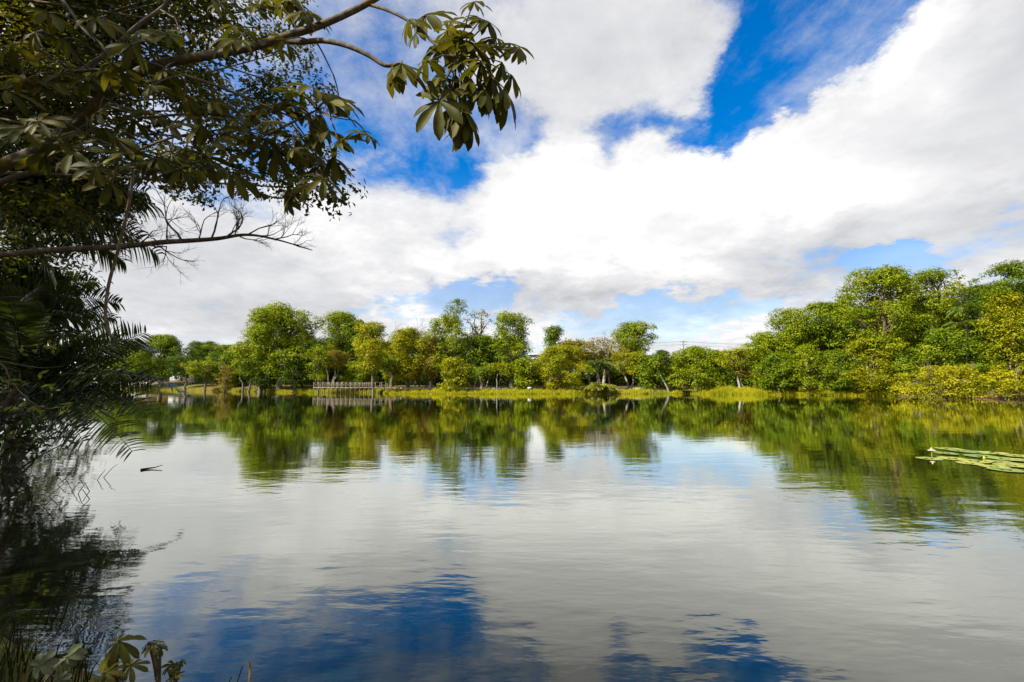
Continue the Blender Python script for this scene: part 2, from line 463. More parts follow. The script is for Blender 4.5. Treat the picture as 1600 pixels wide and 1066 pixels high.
# ------------------------------------------------------------------ trees of the far and right shore
LEAF = {
    'yellow': leaf_material('leaf_yellow_green', (0.085, 0.116, 0.0030), (0.202, 0.226, 0.0050), (0.363, 0.287, 0.0080), 0.27),
    'bright': leaf_material('leaf_bright_green', (0.065, 0.107, 0.0030), (0.158, 0.205, 0.0050), (0.267, 0.278, 0.0080), 0.27),
    'green': leaf_material('leaf_mid_green', (0.040, 0.082, 0.0030), (0.099, 0.152, 0.0050), (0.184, 0.215, 0.0080), 0.25),
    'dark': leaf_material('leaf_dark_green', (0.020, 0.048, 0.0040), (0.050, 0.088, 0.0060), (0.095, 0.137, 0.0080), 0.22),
    'olive': leaf_material('leaf_olive_brown', (0.075, 0.075, 0.008), (0.17, 0.145, 0.014), (0.29, 0.20, 0.022), 0.30),
    'gold': leaf_material('leaf_gold', (0.115, 0.135, 0.004), (0.25, 0.245, 0.006), (0.38, 0.325, 0.010), 0.28),
}
BARK = {
    'grey': bark('bark_grey', (0.07, 0.058, 0.045), (0.15, 0.125, 0.10), (0.26, 0.225, 0.185)),
    'pale': bark('bark_pale', (0.13, 0.11, 0.085), (0.26, 0.225, 0.175), (0.38, 0.335, 0.27)),
    'brown': bark('bark_brown', (0.05, 0.035, 0.025), (0.11, 0.075, 0.05), (0.19, 0.14, 0.10)),
}
def profile(style, u):
    if style == 'cone': return max(0.12, 1 - u * 0.9) * (0.75 + 0.25 * min(1, u * 8))
    if style == 'column': return math.sqrt(max(0.03, 1 - ((u - 0.45) / 0.62) ** 4))
    if style == 'bush': return math.sqrt(max(0.02, 1 - (u * 0.97) ** 2.2))
    if style == 'umbrella': return math.sqrt(max(0.02, 1 - ((u - 0.55) / 0.75) ** 2))
    if style == 'vase': return max(0.3, math.sqrt(max(0.05, 1 - ((u - 0.62) / 0.7) ** 2)))
    return math.sqrt(max(0.02, 1 - ((u - 0.46) / 0.60) ** 2))
def make_lobes(rng, W, H, style, fill=1.0, lobe=None):
    """Leaf masses filling a crown W wide (half) and H high, base at z = 0: centres and radii."""
    lr = lobe or np.clip(0.30 * min(W, H * 0.6), 0.55, 1.9)
    flat = {'umbrella': 0.38, 'layered': 0.42}.get(style, 0.72)
    n = int(max(6, fill * 2 * np.pi * W * H * 0.62 * 1.15 / (lr * lr * 2.0)))
    ph = rng.uniform(0, 6.28, 4)
    out = []
    for i in range(n):
        u = (i + rng.uniform(0.1, 0.9)) / n
        if style == 'umbrella': u = 0.35 + 0.65 * u
        a = i * 2.39996 + rng.normal(0, 0.5)
        wob = 0.96 + 0.22 * math.sin(2 * a + ph[0] + 4 * u) + 0.20 * math.sin(3 * a + ph[1] - 7 * u) + 0.17 * math.sin(11 * u + ph[2])
        if rng.random() < 0.10: wob *= 1.22               # an arm of leaves reaching out
        Rr = W * profile(style, u) * wob
        l = lr * rng.choice([0.55, 0.75, 0.95, 1.15, 1.45]) * rng.uniform(0.9, 1.1)
        rad = max(0, Rr - l * 0.85) * (rng.uniform(0.78, 1.0) if rng.random() < 0.78 else rng.uniform(0.1, 0.7))
        z = u * H
        z = min(max(z, l * flat * 0.8), H - l * flat * 0.9)
        out.append((rad * math.cos(a), rad * math.sin(a), z, l, l * rng.uniform(0.8, 1.1), l * flat * rng.uniform(0.85, 1.15)))
    return np.array(out)
def lobe_leaves(mb, rng, lobes, origin, leaf=0.34, dens=2.3, per=6, spread=None, up=0.55, droop=0.25, tint_sd=0.18):
    """Leaf blades in small sprays over the outside of each leaf mass."""
    origin = np.asarray(tuple(origin), float)
    Cs, Ns, Ts = [], [], []
    spread = spread or leaf * 1.15
    for L in lobes:
        c, r = L[:3], L[3:6]
        area = 4 * np.pi * ((r[0] * r[1]) ** 1.6 / 3 + (r[0] * r[2]) ** 1.6 / 3 + (r[1] * r[2]) ** 1.6 / 3) ** (1 / 1.6)
        k = max(4, int(area * dens * 0.8))
        d = unit(rng.normal(size=(k, 3)) + np.array([0, 0, 0.28]))
        P = c + d * r * rng.uniform(0.72, 1.08, (k, 1))
        nn = unit(d / r)
        lt = rng.normal(0.5, tint_sd * 0.9)
        Cs.append(np.repeat(P, per, 0)); Ns.append(np.repeat(nn, per, 0)); Ts.append(np.repeat(lt + rng.normal(0, tint_sd, k), per))
    C, Nn, T = np.concatenate(Cs), np.concatenate(Ns), np.concatenate(Ts)
    M = len(C)
    off = rng.normal(size=(M, 3)) * spread * np.array([0.75, 0.75, 0.42])
    n2 = unit(Nn * 0.9 + np.array([0, 0, up]) + rng.normal(size=(M, 3)) * 0.36)
    dd = unit(off * 1.2 / spread + Nn * 0.6 + rng.normal(size=(M, 3)) * 0.5 - np.array([0, 0, droop]))
    Ls = leaf * rng.uniform(0.65, 1.25, M)
    V, F = rhombs(C + off + origin, n2, dd, Ls, Ls * rng.uniform(0.42, 0.62, M))
    mb.add(V, F, np.repeat(np.clip(T + rng.normal(0, 0.08, M), 0, 1), 4))
    return mb
def wobble(rng, p, q, n=4, amp=0.06):
    p, q = np.asarray(tuple(p), float), np.asarray(tuple(q), float)
    L = np.linalg.norm(q - p)
    P = np.linspace(p, q, n + 1)
    P[1:-1] += rng.normal(size=(n - 1, 3)) * L * amp
    return P
def twig_tree(mb, rng, p, d, L, r, depth, up=0.15, spread=0.55, seg=3, sides=4, n=(2, 3)):
    """Bare branching twigs."""
    p, d = np.asarray(tuple(p), float), unit(d)
    P = [p]
    for i in range(seg):
        d = unit(d + rng.normal(size=3) * 0.14 + np.array([0, 0, up * 0.25]))
        P.append(P[-1] + d * L / seg)
    mb.add(*tube(P, [r, r * 0.55], sides))
    if depth > 0:
        for k in range(rng.integers(n[0], n[1] + 1)):
            i = rng.integers(1, seg + 1) if k else seg
            dd = unit(d + rng.normal(size=3) * spread + np.array([0, 0, up]))
            twig_tree(mb, rng, P[i], dd, L * rng.uniform(0.55, 0.8), r * 0.55, depth - 1, up, spread, seg, sides, n)
FAR_GROUP = 'trees lining the far shore'
def tree(name, label, x, ytop, ybot, hw, D, style='round', pal='green', bk='grey', fill=1.0, leaf=None, dens=3.2, lean=0.0,
         trunk_r=None, stems=1, twigs=0, group=FAR_GROUP, seed=None, cat='tree', limbs=None, lobe=None, xtrunk=None):
    """A tree measured in the photograph: crown centre x, crown top and bottom y, half width (pixels) at a distance D."""
    rng = np.random.default_rng(seed if seed is not None else int(x * 7 + ytop * 13 + D))
    k = D / FPX
    if style not in ('umbrella', 'bush') and not group.startswith('shaded') and ybot > 540: ybot += 6
    X = float(at(x, 600, D).x)
    z1, z0 = float(at(x, ytop, D).z), float(at(x, ybot, D).z)
    W = hw * k * 1.12
    bx = float(at(xtrunk, 600, D).x) if xtrunk is not None else X - lean
    gzv = float(gz(bx, D))
    z0 = max(z0, gzv + 0.05)
    root = empty(name, (bx, D, gzv))
    tag(root, label, cat, group)
    H = z1 - z0
    lobes = make_lobes(rng, W, H, style, fill, lobe)
    lf = leaf or float(np.clip(0.0038 * D, 0.24, 0.5)) * rng.uniform(0.8, 1.3)
    crown = lobe_leaves(MB(), rng, lobes, (X, D, z0), lf, dens * (0.34 / lf) ** 1.2)
    crown.build('crown', LEAF[pal], root)
    tr = MB()
    rt = trunk_r or max(0.09, 0.018 * (z1 - gzv) + 0.02 * W)
    hubs = []
    for s in range(stems):
        a = s * 2.4 + rng.uniform(0, 1)
        off = np.array([math.cos(a), math.sin(a), 0]) * (0.25 * (stems > 1))
        b0 = np.array([bx, D, gzv - 0.15]) + off
        hub = np.array([X, D, z0 + H * (0.30 if style != 'umbrella' else 0.45)]) + off * (3.0 + W * 0.8)
        P = wobble(rng, b0, hub, 5, 0.025)
        tr.add(*tube(P, [rt * 1.35, rt, rt * 0.85, rt * 0.6], 7))
        hubs.append((P, hub))
    nl = limbs if limbs is not None else min(len(lobes), 16)
    pick = rng.permutation(len(lobes))[:nl]
    for j, i in enumerate(pick):
        P, hub = hubs[j % len(hubs)]
        tgt = lobes[i, :3] + np.array([X, D, z0])
        s = P[-1] if tgt[2] > hub[2] else P[-2]
        Q = wobble(rng, s, tgt, 4, 0.07)
        Q[1:-1, 2] += 0.08 * np.linalg.norm(tgt - s)
        tr.add(*tube(Q, [rt * 0.5, rt * 0.15], 5))
    tr.build('trunk', BARK[bk], root, smooth=True)
    if twigs:
        tw = MB()
        for j in range(twigs):
            a = rng.uniform(0, 6.28)
            p = np.array([X, D, z0 + H * 0.75]) + np.array([math.cos(a) * W * 0.4, -abs(math.sin(a)) * W * 0.5, 0])
            twig_tree(tw, rng, p, (math.cos(a) * 0.5, -0.2, 1), H * 0.22, 0.05, 3, 0.2, 0.6)
        tag(tw.build('bare_twigs', BARK['grey'], root), kind='stuff')
    return root

# left end, beyond the palms
tree('tree', 'leafy tree at the far left shore, half hidden behind the palm fronds', 196, 534, 590, 34, 150, 'round', 'green')
tree('tree', 'broad round dark tree above the parked white cars', 252, 526, 586, 37, 146, 'round', 'green', lobe=1.9)
tree('tree', 'dark bluish tree rising behind the low trees at far left', 312, 535, 590, 24, 215, 'vase', 'dark')
tree('tree', 'low dark green tree right of the round dark tree', 290, 558, 581, 25, 135, 'round', 'dark')
tree('tree', 'small flat topped tree beside the pale roof', 345, 540, 575, 22, 195, 'umbrella', 'green')
tree('tree', 'low spreading yellow green tree in front of the dark ones', 322, 566, 600, 29, 122, 'umbrella', 'bright')
tree('tree', 'slim dark green tree left of the biggest left hand tree', 370, 549, 598, 20, 128, 'vase', 'green')
tree('shrub', 'greyish half bare shrub on the left shore', 352, 573, 603, 17, 115, 'round', 'olive', fill=0.5, dens=1.3, twigs=3, cat='shrub')
tree('tree', 'big bright green tree with a tall uneven crown, left of the footbridge', 437, 481, 585, 55, 108, 'round', 'bright', bk='pale', lobe=1.75, fill=0.75)
tree('tree', 'narrow upper tree standing out at the left of the biggest left hand tree', 408, 484, 560, 22, 111, 'vase', 'bright', lobe=1.3)
tree('tree', 'small dark tree on the red earth left of the bridge', 415, 556, 600, 20, 108, 'round', 'dark')
tree('tree', 'low green tree with thin trunks on the red earth near the bridge', 385, 561, 601, 17, 112, 'umbrella', 'green', stems=2)
tree('tree', 'dark leaning tree close to the left end of the bridge', 466, 555, 598, 24, 104, 'round', 'dark', lean=1.0)
tree('tree', 'tall green tree with two crowns behind the bridge', 530, 489, 575, 25, 118, 'column', 'bright', lobe=1.5)
tree('tree', 'tall green tree just right of the two crowned tree behind the bridge', 556, 500, 575, 24, 116, 'vase', 'green', lobe=1.5)
tree('tree', 'pale slender tree at the left end of the bridge', 497, 545, 588, 14, 97, 'column', 'bright', bk='pale', fill=0.7, trunk_r=0.16)
tree('tree', 'spreading olive tree with a split pale trunk behind the bridge', 518, 549, 586, 25, 103, 'umbrella', 'olive', bk='pale', stems=3, trunk_r=0.14)
tree('tree', 'low bright green tree behind the middle of the bridge', 563, 566, 598, 28, 104, 'round', 'bright')
tree('tree', 'thin trunked tree at the water in front of the bridge', 579, 505, 575, 27, 88.6, 'vase', 'yellow', bk='grey', trunk_r=0.22, fill=0.75, lobe=1.2)
tree('tree', 'wide yellow green tree with bare twigs on top, right of the bridge', 637, 514, 588, 39, 100, 'round', 'yellow', twigs=5, bk='grey', lobe=1.5)
tree('tree', 'dark trunked tree at the right end of the bridge', 612, 560, 590, 28, 98, 'umbrella', 'green', bk='brown', trunk_r=0.42)
tree('tree', 'small tree with a straight trunk behind the path, right of the bridge', 655, 565, 592, 16, 101, 'umbrella', 'green', bk='grey')
tree('tree', 'tallest tree of the middle shore, tuft of leaves on a thin stem', 712, 466, 500, 18, 99, 'round', 'green', bk='pale', fill=0.55, dens=1.7, trunk_r=0.2, lobe=0.8)
tree('tree', 'leafy tree under the tallest tuft in the middle of the shore', 694, 495, 575, 31, 98, 'vase', 'bright', fill=0.75, lobe=1.2)
tree('tree', 'brownish half bare tree left of the tallest tuft', 672, 525, 588, 19, 97, 'round', 'olive', fill=0.8, dens=1.8)
tree('tree', 'thinly leaved tall tree just right of the tallest tuft', 748, 484, 545, 19, 101, 'column', 'olive', bk='grey', fill=0.35, dens=1.2, lobe=0.7)
tree('tree', 'dense mid green tree below the thin tall tree', 752, 525, 590, 28, 99, 'round', 'green')
tree('tree', 'big round headed tree right of the tallest one', 799, 489, 585, 33, 98, 'round', 'bright', lobe=1.5, fill=0.8, bk='pale')
tree('tree', 'light green leafy tree hanging down to the grass below the tallest tree', 709, 560, 607, 20, 89, 'column', 'yellow', lobe=0.7, leaf=0.42)
tree('tree', 'slender forked pale tree in the gap under the dense tree', 757, 575, 594, 14, 93, 'umbrella', 'green', bk='pale', trunk_r=0.1, stems=2)
tree('tree', 'small flat yellow topped tree on a thin white trunk', 777, 569, 588, 12, 91, 'umbrella', 'yellow', bk='pale', trunk_r=0.08)
tree('tree', 'small pale forked tree in front of the path', 737, 583, 599, 7, 89, 'umbrella', 'green', bk='pale', trunk_r=0.1, stems=2, fill=0.6)
tree('tree', 'upright young tree with big leaves beside the lamp post', 818, 563, 606, 13, 91, 'column', 'bright', leaf=0.5, lobe=0.6)
tree('tree', 'cone shaped tree alone against the sky right of the round headed one', 866, 511, 568, 19, 118, 'round', 'green', lobe=1.25, fill=0.6)
tree('tree', 'wide low yellow green tree reaching down to the water right of the lamp post', 876, 541, 606, 44, 92, 'bush', 'yellow', lobe=1.0)
tree('tree', 'olive green tree behind the wide low one', 897, 532, 590, 22, 103, 'umbrella', 'olive', bk='pale')
tree('tree', 'brownish flat topped tree with pale limbs behind the palm', 940, 528, 585, 33, 103, 'umbrella', 'olive', bk='pale', fill=0.7, dens=1.8, twigs=3, stems=3)
tree('tree', 'bright green tree standing high alone against the clouds', 990, 506, 556, 34, 116, 'vase', 'bright', bk='brown', trunk_r=0.5, lobe=1.6, fill=0.8)
tree('tree', 'tree with flat yellowish layers right of the palm', 985, 551, 602, 24, 96, 'umbrella', 'yellow', bk='pale', stems=2)
tree('tree', 'green bushy tree left of the leaning white trunk', 1015, 556, 606, 22, 93, 'bush', 'green')
tree('tree', 'dark slim tree above the leaning white trunk', 1036, 548, 590, 15, 100, 'column', 'dark')
tree('tree', 'leaning white trunk with a thin green head near the blue bins', 1029, 555, 572, 8, 91, 'round', 'green', bk='pale', xtrunk=1045, trunk_r=0.16, fill=0.6)
tree('tree', 'yellowish half bare tree behind the round bush tree', 1060, 549, 590, 15, 101, 'vase', 'gold', bk='pale', fill=0.6, dens=1.4, stems=3, trunk_r=0.16)
tree('tree', 'large rounded tree with leaves down to the ground beside the blue bins', 1087, 543, 606, 42, 90, 'bush', 'bright', lobe=1.0)
tree('tree', 'dark green tree right behind the large rounded tree', 1118, 548, 606, 20, 94, 'bush', 'green')
tree('tree', 'thin tree with a bare pale trunk over the yellow reeds', 1152, 546, 588, 25, 86, 'umbrella', 'yellow', bk='pale', trunk_r=0.2, fill=0.9, xtrunk=1156)
tree('tree', 'small tree on two thin trunks beside the bare pale trunk', 1166, 575, 597, 15, 86, 'umbrella', 'olive', bk='pale', stems=2, trunk_r=0.1)
# the wood on the right
RG = 'trees of the wood on the right shore'
tree('tree', 'leftmost rounded tree of the right hand wood', 1198, 520, 604, 34, 84, 'round', 'bright', group=RG, lobe=1.2)
tree('tree', 'light green tree rising left of the darker one in the right wood', 1241, 483, 590, 28, 83, 'column', 'bright', group=RG, lobe=1.3)
tree('tree', 'feathery dark green tree left of the tallest yellow green one', 1292, 474, 590, 38, 82, 'layered', 'green', group=RG, bk='brown', lobe=1.4)
tree('tree', 'biggest yellow green tree of the right shore', 1385, 420, 590, 66, 76, 'round', 'bright', group=RG, bk='brown', lobe=1.55, fill=0.85, leaf=0.36)
tree('tree', 'yellow green tree with arms of leaves right of the biggest one', 1468, 424, 545, 40, 78, 'umbrella', 'bright', group=RG, bk='brown', lobe=1.4, fill=0.65, leaf=0.36, xtrunk=1445)
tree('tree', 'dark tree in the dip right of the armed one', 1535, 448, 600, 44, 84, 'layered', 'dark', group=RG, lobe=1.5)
tree('tree', 'tall tree cut by the right edge of the picture', 1596, 411, 560, 50, 66, 'layered', 'green', group=RG, bk='brown', lobe=1.3)
tree('tree', 'yellow leaved tree under the tall one at the right edge', 1583, 458, 580, 33, 64, 'round', 'yellow', group=RG, lobe=1.0)
tree('tree', 'low leafy tree above the reeds at the left of the right wood', 1215, 552, 606, 26, 79, 'bush', 'green', group=RG, lobe=0.9)
tree('tree', 'low bright tree under the light green one', 1262, 540, 608, 30, 77, 'bush', 'bright', group=RG, lobe=0.95)
tree('tree', 'low darker bushy tree under the feathery one', 1312, 548, 610, 28, 75, 'bush', 'green', group=RG, lobe=0.95)
tree('tree', 'yellow green lower tree in front of the biggest one', 1362, 530, 606, 40, 73, 'layered', 'yellow', group=RG, lobe=1.0)
tree('tree', 'low green tree beside the golden shore bush', 1412, 555, 610, 28, 71, 'bush', 'green', group=RG, lobe=0.9)
tree('tree', 'deep green umbrella shaped tree behind the golden shore bush', 1480, 514, 600, 48, 70, 'layered', 'green', group=RG, lobe=1.0)
tree('tree', 'dark green lower tree at the right edge', 1568, 540, 610, 42, 66, 'layered', 'green', group=RG, lobe=1.0)
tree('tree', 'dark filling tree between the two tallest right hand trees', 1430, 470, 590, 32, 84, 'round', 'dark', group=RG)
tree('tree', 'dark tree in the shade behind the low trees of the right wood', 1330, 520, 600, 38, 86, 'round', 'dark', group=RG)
tree('bush', 'golden green bush leaning out over the water, largest shore bush', 1476, 573, 622, 58, 60.5, 'bush', 'gold', group='bushes at the right water edge', lobe=0.62, cat='bush', twigs=2, leaf=0.26)
tree('bush', 'smaller golden bush with bare stems at the right edge', 1568, 579, 618, 31, 58, 'bush', 'gold', group='bushes at the right water edge', lobe=0.5, cat='bush', leaf=0.26, twigs=2)

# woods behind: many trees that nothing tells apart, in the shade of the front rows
rng = np.random.default_rng(11)
back_src = {}
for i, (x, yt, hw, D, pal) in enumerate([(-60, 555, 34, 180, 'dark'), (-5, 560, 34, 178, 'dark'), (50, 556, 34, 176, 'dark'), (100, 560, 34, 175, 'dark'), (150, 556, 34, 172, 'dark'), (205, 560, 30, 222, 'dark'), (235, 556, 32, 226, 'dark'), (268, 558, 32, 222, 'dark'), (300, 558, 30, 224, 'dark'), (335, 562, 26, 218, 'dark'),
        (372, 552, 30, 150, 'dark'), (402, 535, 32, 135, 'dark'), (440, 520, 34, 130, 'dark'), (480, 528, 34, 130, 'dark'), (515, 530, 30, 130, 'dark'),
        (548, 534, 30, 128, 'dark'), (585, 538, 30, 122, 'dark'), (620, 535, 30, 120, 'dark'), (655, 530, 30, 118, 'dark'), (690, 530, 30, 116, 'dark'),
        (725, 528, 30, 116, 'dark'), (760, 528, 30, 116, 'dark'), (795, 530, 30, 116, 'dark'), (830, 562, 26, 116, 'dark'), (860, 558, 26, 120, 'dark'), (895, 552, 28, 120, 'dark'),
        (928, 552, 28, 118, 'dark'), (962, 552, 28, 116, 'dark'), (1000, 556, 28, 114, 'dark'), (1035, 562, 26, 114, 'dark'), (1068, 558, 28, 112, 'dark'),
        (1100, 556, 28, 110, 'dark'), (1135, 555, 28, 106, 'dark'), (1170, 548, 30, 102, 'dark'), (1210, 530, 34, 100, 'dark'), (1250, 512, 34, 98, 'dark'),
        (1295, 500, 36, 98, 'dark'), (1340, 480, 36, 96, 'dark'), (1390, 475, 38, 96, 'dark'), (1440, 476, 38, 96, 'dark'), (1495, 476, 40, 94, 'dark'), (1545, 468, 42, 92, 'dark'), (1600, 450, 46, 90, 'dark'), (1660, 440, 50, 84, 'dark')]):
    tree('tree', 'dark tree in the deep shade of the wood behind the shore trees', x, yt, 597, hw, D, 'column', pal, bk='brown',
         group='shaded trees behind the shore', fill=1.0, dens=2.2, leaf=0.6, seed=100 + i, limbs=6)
# low undergrowth in the wood, one dark mass
ug = MB()
xs = np.concatenate([np.linspace(-80, 150, 26), np.linspace(308, 1620, 146)])
Dg = np.interp(xs, [-80, 190, 330, 450, 560, 700, 1000, 1100, 1250, 1400, 1500, 1650], [170, 166, 146, 124, 117, 110, 108, 103, 96, 90, 86, 78])
lob = []
for x, d in zip(xs, Dg):
    d2 = d + rng.uniform(-1.5, 5)
    X = float(at(x, 600, d2).x); h = rng.uniform(3.0, 6.0)
    lob.append((X, d2, float(gz(X, d2)) + h * 0.45, 1.9, 1.3, h * 0.62))
lobe_leaves(ug, rng, np.array(lob), (0, 0, 0), 0.6, 2.2, 6)
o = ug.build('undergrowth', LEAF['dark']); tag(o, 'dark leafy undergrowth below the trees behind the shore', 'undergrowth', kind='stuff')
# ------------------------------------------------------------------ the far shore: grass, path, bridge, bins, post, person, cars, houses
m_grass = leaf_material('shore_grass', (0.14, 0.18, 0.006), (0.31, 0.31, 0.010), (0.46, 0.38, 0.02), 0.35)
m_reed = leaf_material('reed', (0.006, 0.010, 0.003), (0.014, 0.016, 0.004), (0.04, 0.026, 0.010), 0.15)
def blades(rng, X, Y, Z, h, w, lean=0.25, seg=2):
    """Grass blades: thin tapering strips."""
    n = len(X)
    B = np.stack([X, Y, Z], 1)
    a = rng.uniform(0, 6.28, n)
    d = np.stack([np.cos(a), np.sin(a), np.zeros(n)], 1)
    s = np.stack([-np.sin(a + 0.8), np.cos(a + 0.8), np.zeros(n)], 1)
    ln = rng.uniform(0, lean, n)[:, None] * h[:, None]
    mid = B + d * ln * 0.3 + np.array([0, 0, 1.0]) * h[:, None] * 0.55
    tip = B + d * ln + np.array([0, 0, 1.0]) * h[:, None]
    w = np.asarray(w)[:, None] if np.ndim(w) else w
    V = np.stack([B - s * w, B + s * w, mid + s * w * 0.7, mid - s * w * 0.7, tip], 1).reshape(-1, 3)
    k = np.arange(n)[:, None] * 5
    return V, (k + np.array([0, 1, 2, 3])), (k + np.array([3, 2, 4]))
def shore_grass(name, label, x0, x1, n, d0, d1, h0, h1, w, seed, mat, kind='stuff'):
    """Grass on the bank, between two pixel columns of the far shore and d0..d1 metres behind the waterline."""
    rng = np.random.default_rng(seed)
    A0 = [math.atan2(*(np.array([at(x, 615, 1).x * 85, 85]) - LC)[::-1]) for x in (x0, x1)]
    a = rng.uniform(min(A0), max(A0), n)
    d = d0 + (d1 - d0) * rng.random(n) ** 1.4
    r = shore_r(a) + d
    X, Y = LC[0] + r * np.cos(a), LC[1] + r * np.sin(a)
    clump = 0.6 + 0.55 * np.sin(a * 90) * np.sin(a * 37 + 1) + 0.25 * np.sin(a * 233)
    h = (h0 + (h1 - h0) * np.clip(clump, 0, 1)) * rng.uniform(0.6, 1.15, n)
    keep = (clump + rng.normal(0, .25, n)) > -0.05                 # worn gaps between the tufts
    a, X, Y, h = a[keep], X[keep], Y[keep], h[keep]; n = len(X)
    V, F4, F3 = blades(rng, X, Y, gz(X, Y) - 0.05, h, w * rng.uniform(0.6, 1.3, n))
    mb = MB().add(V, F4, np.repeat(np.clip(rng.normal(0.5, 0.2, n) + 0.12 * np.sin(a * 60), 0, 1), 5))
    mb.F.append(F3)
    o = mb.build(name, mat); tag(o, label, 'grass', kind=kind)
    return o
shore_grass('grass', 'yellow green grass along the whole far waterline', 150, 1100, 26000, -0.5, 3.6, 0.35, 0.75, 0.035, 5, m_grass)
shore_grass('reeds', 'tall golden reeds standing along the right half of the far waterline', 1097, 1430, 20000, -1.3, 3.2, 0.7, 1.25, 0.035, 6, m_grass)
shore_grass('grass', 'greener grass at the right end of the shore by the golden bushes', 1420, 1720, 7000, -0.4, 4.0, 0.4, 0.9, 0.03, 7, m_grass)

def shore_line(xs, off):
    """Points on the bank a fixed way behind the far waterline, seen between two pixel columns."""
    out = []
    for x in xs:
        d = 60.0
        while shore_dist((x - 800) / FPX * d, d) < off: d += 0.25
        out.append(((x - 800) / FPX * d, d))
    return np.array(out)
# the foot path with its pale kerb
m_kerb = plain('concrete_kerb', (0.26, 0.22, 0.19), 0.85)
m_path = plain('path_gravel', (0.22, 0.15, 0.11), 0.95, scale=3.0)
PL = shore_line(np.linspace(610, 1190, 90), 7.5)
tn = unit(np.gradient(PL, axis=0)); nr = np.stack([-tn[:, 1], tn[:, 0]], 1)
Z = np.array([1.0 + 0.0 * x for x in PL[:, 0]])
def ribbon(mb, P, n, a, b, z0, z1):
    V = []
    for off in (a, b):
        for z in (z0, z1): V.append(np.column_stack([P + n * off, np.full(len(P), z)]))
    k = len(P); i = np.arange(k - 1)[:, None]
    F = np.concatenate([i + np.array([o0, o0 + 1, o1 + 1, o1]) for o0, o1 in ((k, 3 * k), (0, k), (3 * k, 2 * k), (2 * k, 0))])
    mb.add(np.concatenate(V), F)
    return mb
o = ribbon(MB(), PL, nr, 0.18, 2.2, 0.6, 1.03).build('path', m_path); tag(o, kind='structure')
o = ribbon(MB(), PL, nr, 0.0, 0.18, 0.6, 1.17).build('kerb', m_kerb); tag(o, kind='structure')

# the wooden footbridge over the inlet
m_wood = plain('weathered_wood', (0.14, 0.12, 0.09), 0.8, 0.3, 8.0)
m_deck = plain('deck_wood', (0.30, 0.24, 0.17), 0.85, 0.3, 5.0)
def bridge_pt(px):
    d = 93.5 + 2.6 * ((px - 560) / 65.0) ** 2 * (1 if px < 560 else 0.25)
    return np.array([(px - 800) / FPX * d, d])
DECK = 1.22
br = empty('footbridge', (*bridge_pt(560), 0.0))
tag(br, 'pale wooden footbridge with crossed railings over the inlet', 'footbridge')
pxs = np.linspace(497, 586, 14)
C = np.array([bridge_pt(p) for p in pxs]); C = np.vstack([C, [bridge_pt(p) for p in (596, 605, 614, 625)]])
tn = unit(np.gradient(C, axis=0)); nr = np.stack([tn[:, 1], -tn[:, 0]], 1)      # towards the camera
if nr[0, 1] > 0: nr = -nr
for i in range(len(C) - 1):                                                    # deck boards, several to a bay
    for k in range(4):
        a, b_ = C[i] + (C[i + 1] - C[i]) * (k / 4 + 0.01), C[i] + (C[i + 1] - C[i]) * ((k + 1) / 4 - 0.01)
        V, F = bar((*a, DECK), (*b_, DECK), 1.9, 0.06)
        MB().add(V, F).build('deck_board', m_deck, br)
for side, off in (('front', 0.9), ('back', -0.9)):
    E = C + nr * off
    for i in range(len(C)):
        top = DECK + 1.05 if i < 16 else DECK + 0.1
        V, F = bar((*E[i], -0.9), (*E[i], top), 0.10, 0.10)
        MB().add(V, F).build('post', m_wood, br)
    for i in range(len(C) - 1):
        V, F = bar((*E[i], DECK - 0.10), (*E[i + 1], DECK - 0.10), 0.10, 0.15); MB().add(V, F).build('edge_beam', m_wood, br)
        if i < 15:
            V, F = bar((*E[i], DECK + 1.02), (*E[i + 1], DECK + 1.02), 0.10, 0.06); MB().add(V, F).build('handrail', m_wood, br)
        if i < 13:
            e = nr[i] * 0.05
            V, F = bar((*E[i], DECK + 0.10), (*E[i + 1], DECK + 0.95), 0.04, 0.055); MB().add(V, F).build('cross_brace', m_wood, br)
            V, F = bar((*(E[i] + e), DECK + 0.95), (*(E[i + 1] + e), DECK + 0.10), 0.04, 0.055); MB().add(V, F).build('cross_brace', m_wood, br)

# two blue bins by the small landing, and the landing itself
m_blue = plain('blue_plastic', (0.01, 0.14, 0.42), 0.45, 0.1)
def lathe(prof, c, sides=14):
    V = []
    for r, z in prof:
        a = np.arange(sides) * 2 * np.pi / sides
        V.append(np.stack([c[0] + r * np.cos(a), c[1] + r * np.sin(a), np.full(sides, c[2] + z)], 1))
    F = [(i * sides + k, i * sides + (k + 1) % sides, (i + 1) * sides + (k + 1) % sides, (i + 1) * sides + k) for i in range(len(prof) - 1) for k in range(sides)]
    return np.concatenate(V), np.array(F)
for px, py, d, h, lab in ((1053.5, 606, 92.5, 1.15, 'taller blue bin standing left of the small landing'), (1071.5, 607, 92.0, 0.75, 'low blue bin beside the dark landing')):
    P = at(px, py, d); z = float(gz(P.x, P.y))
    b = empty('bin', (P.x, P.y, z)); tag(b, lab, 'bin', 'blue bins on the far shore')
    MB().add(*lathe([(0.01, 0.0), (0.24, 0.0), (0.31, h * 0.82), (0.33, h * 0.82), (0.33, h * 0.86), (0.01, h * 0.86)], (P.x, P.y, z))).build('barrel', m_blue, b, smooth=False)
    MB().add(*lathe([(0.34, h * 0.86), (0.33, h * 0.93), (0.16, h), (0.01, h)], (P.x, P.y, z))).build('lid', m_blue, b)
m_dark = plain('dark_timber', (0.035, 0.028, 0.022), 0.85)
P = at(1083, 612, 89.5)
ld = empty('landing_stage', (P.x, P.y, 0)); tag(ld, 'small dark timber landing at the gap between grass and reeds', 'landing stage')
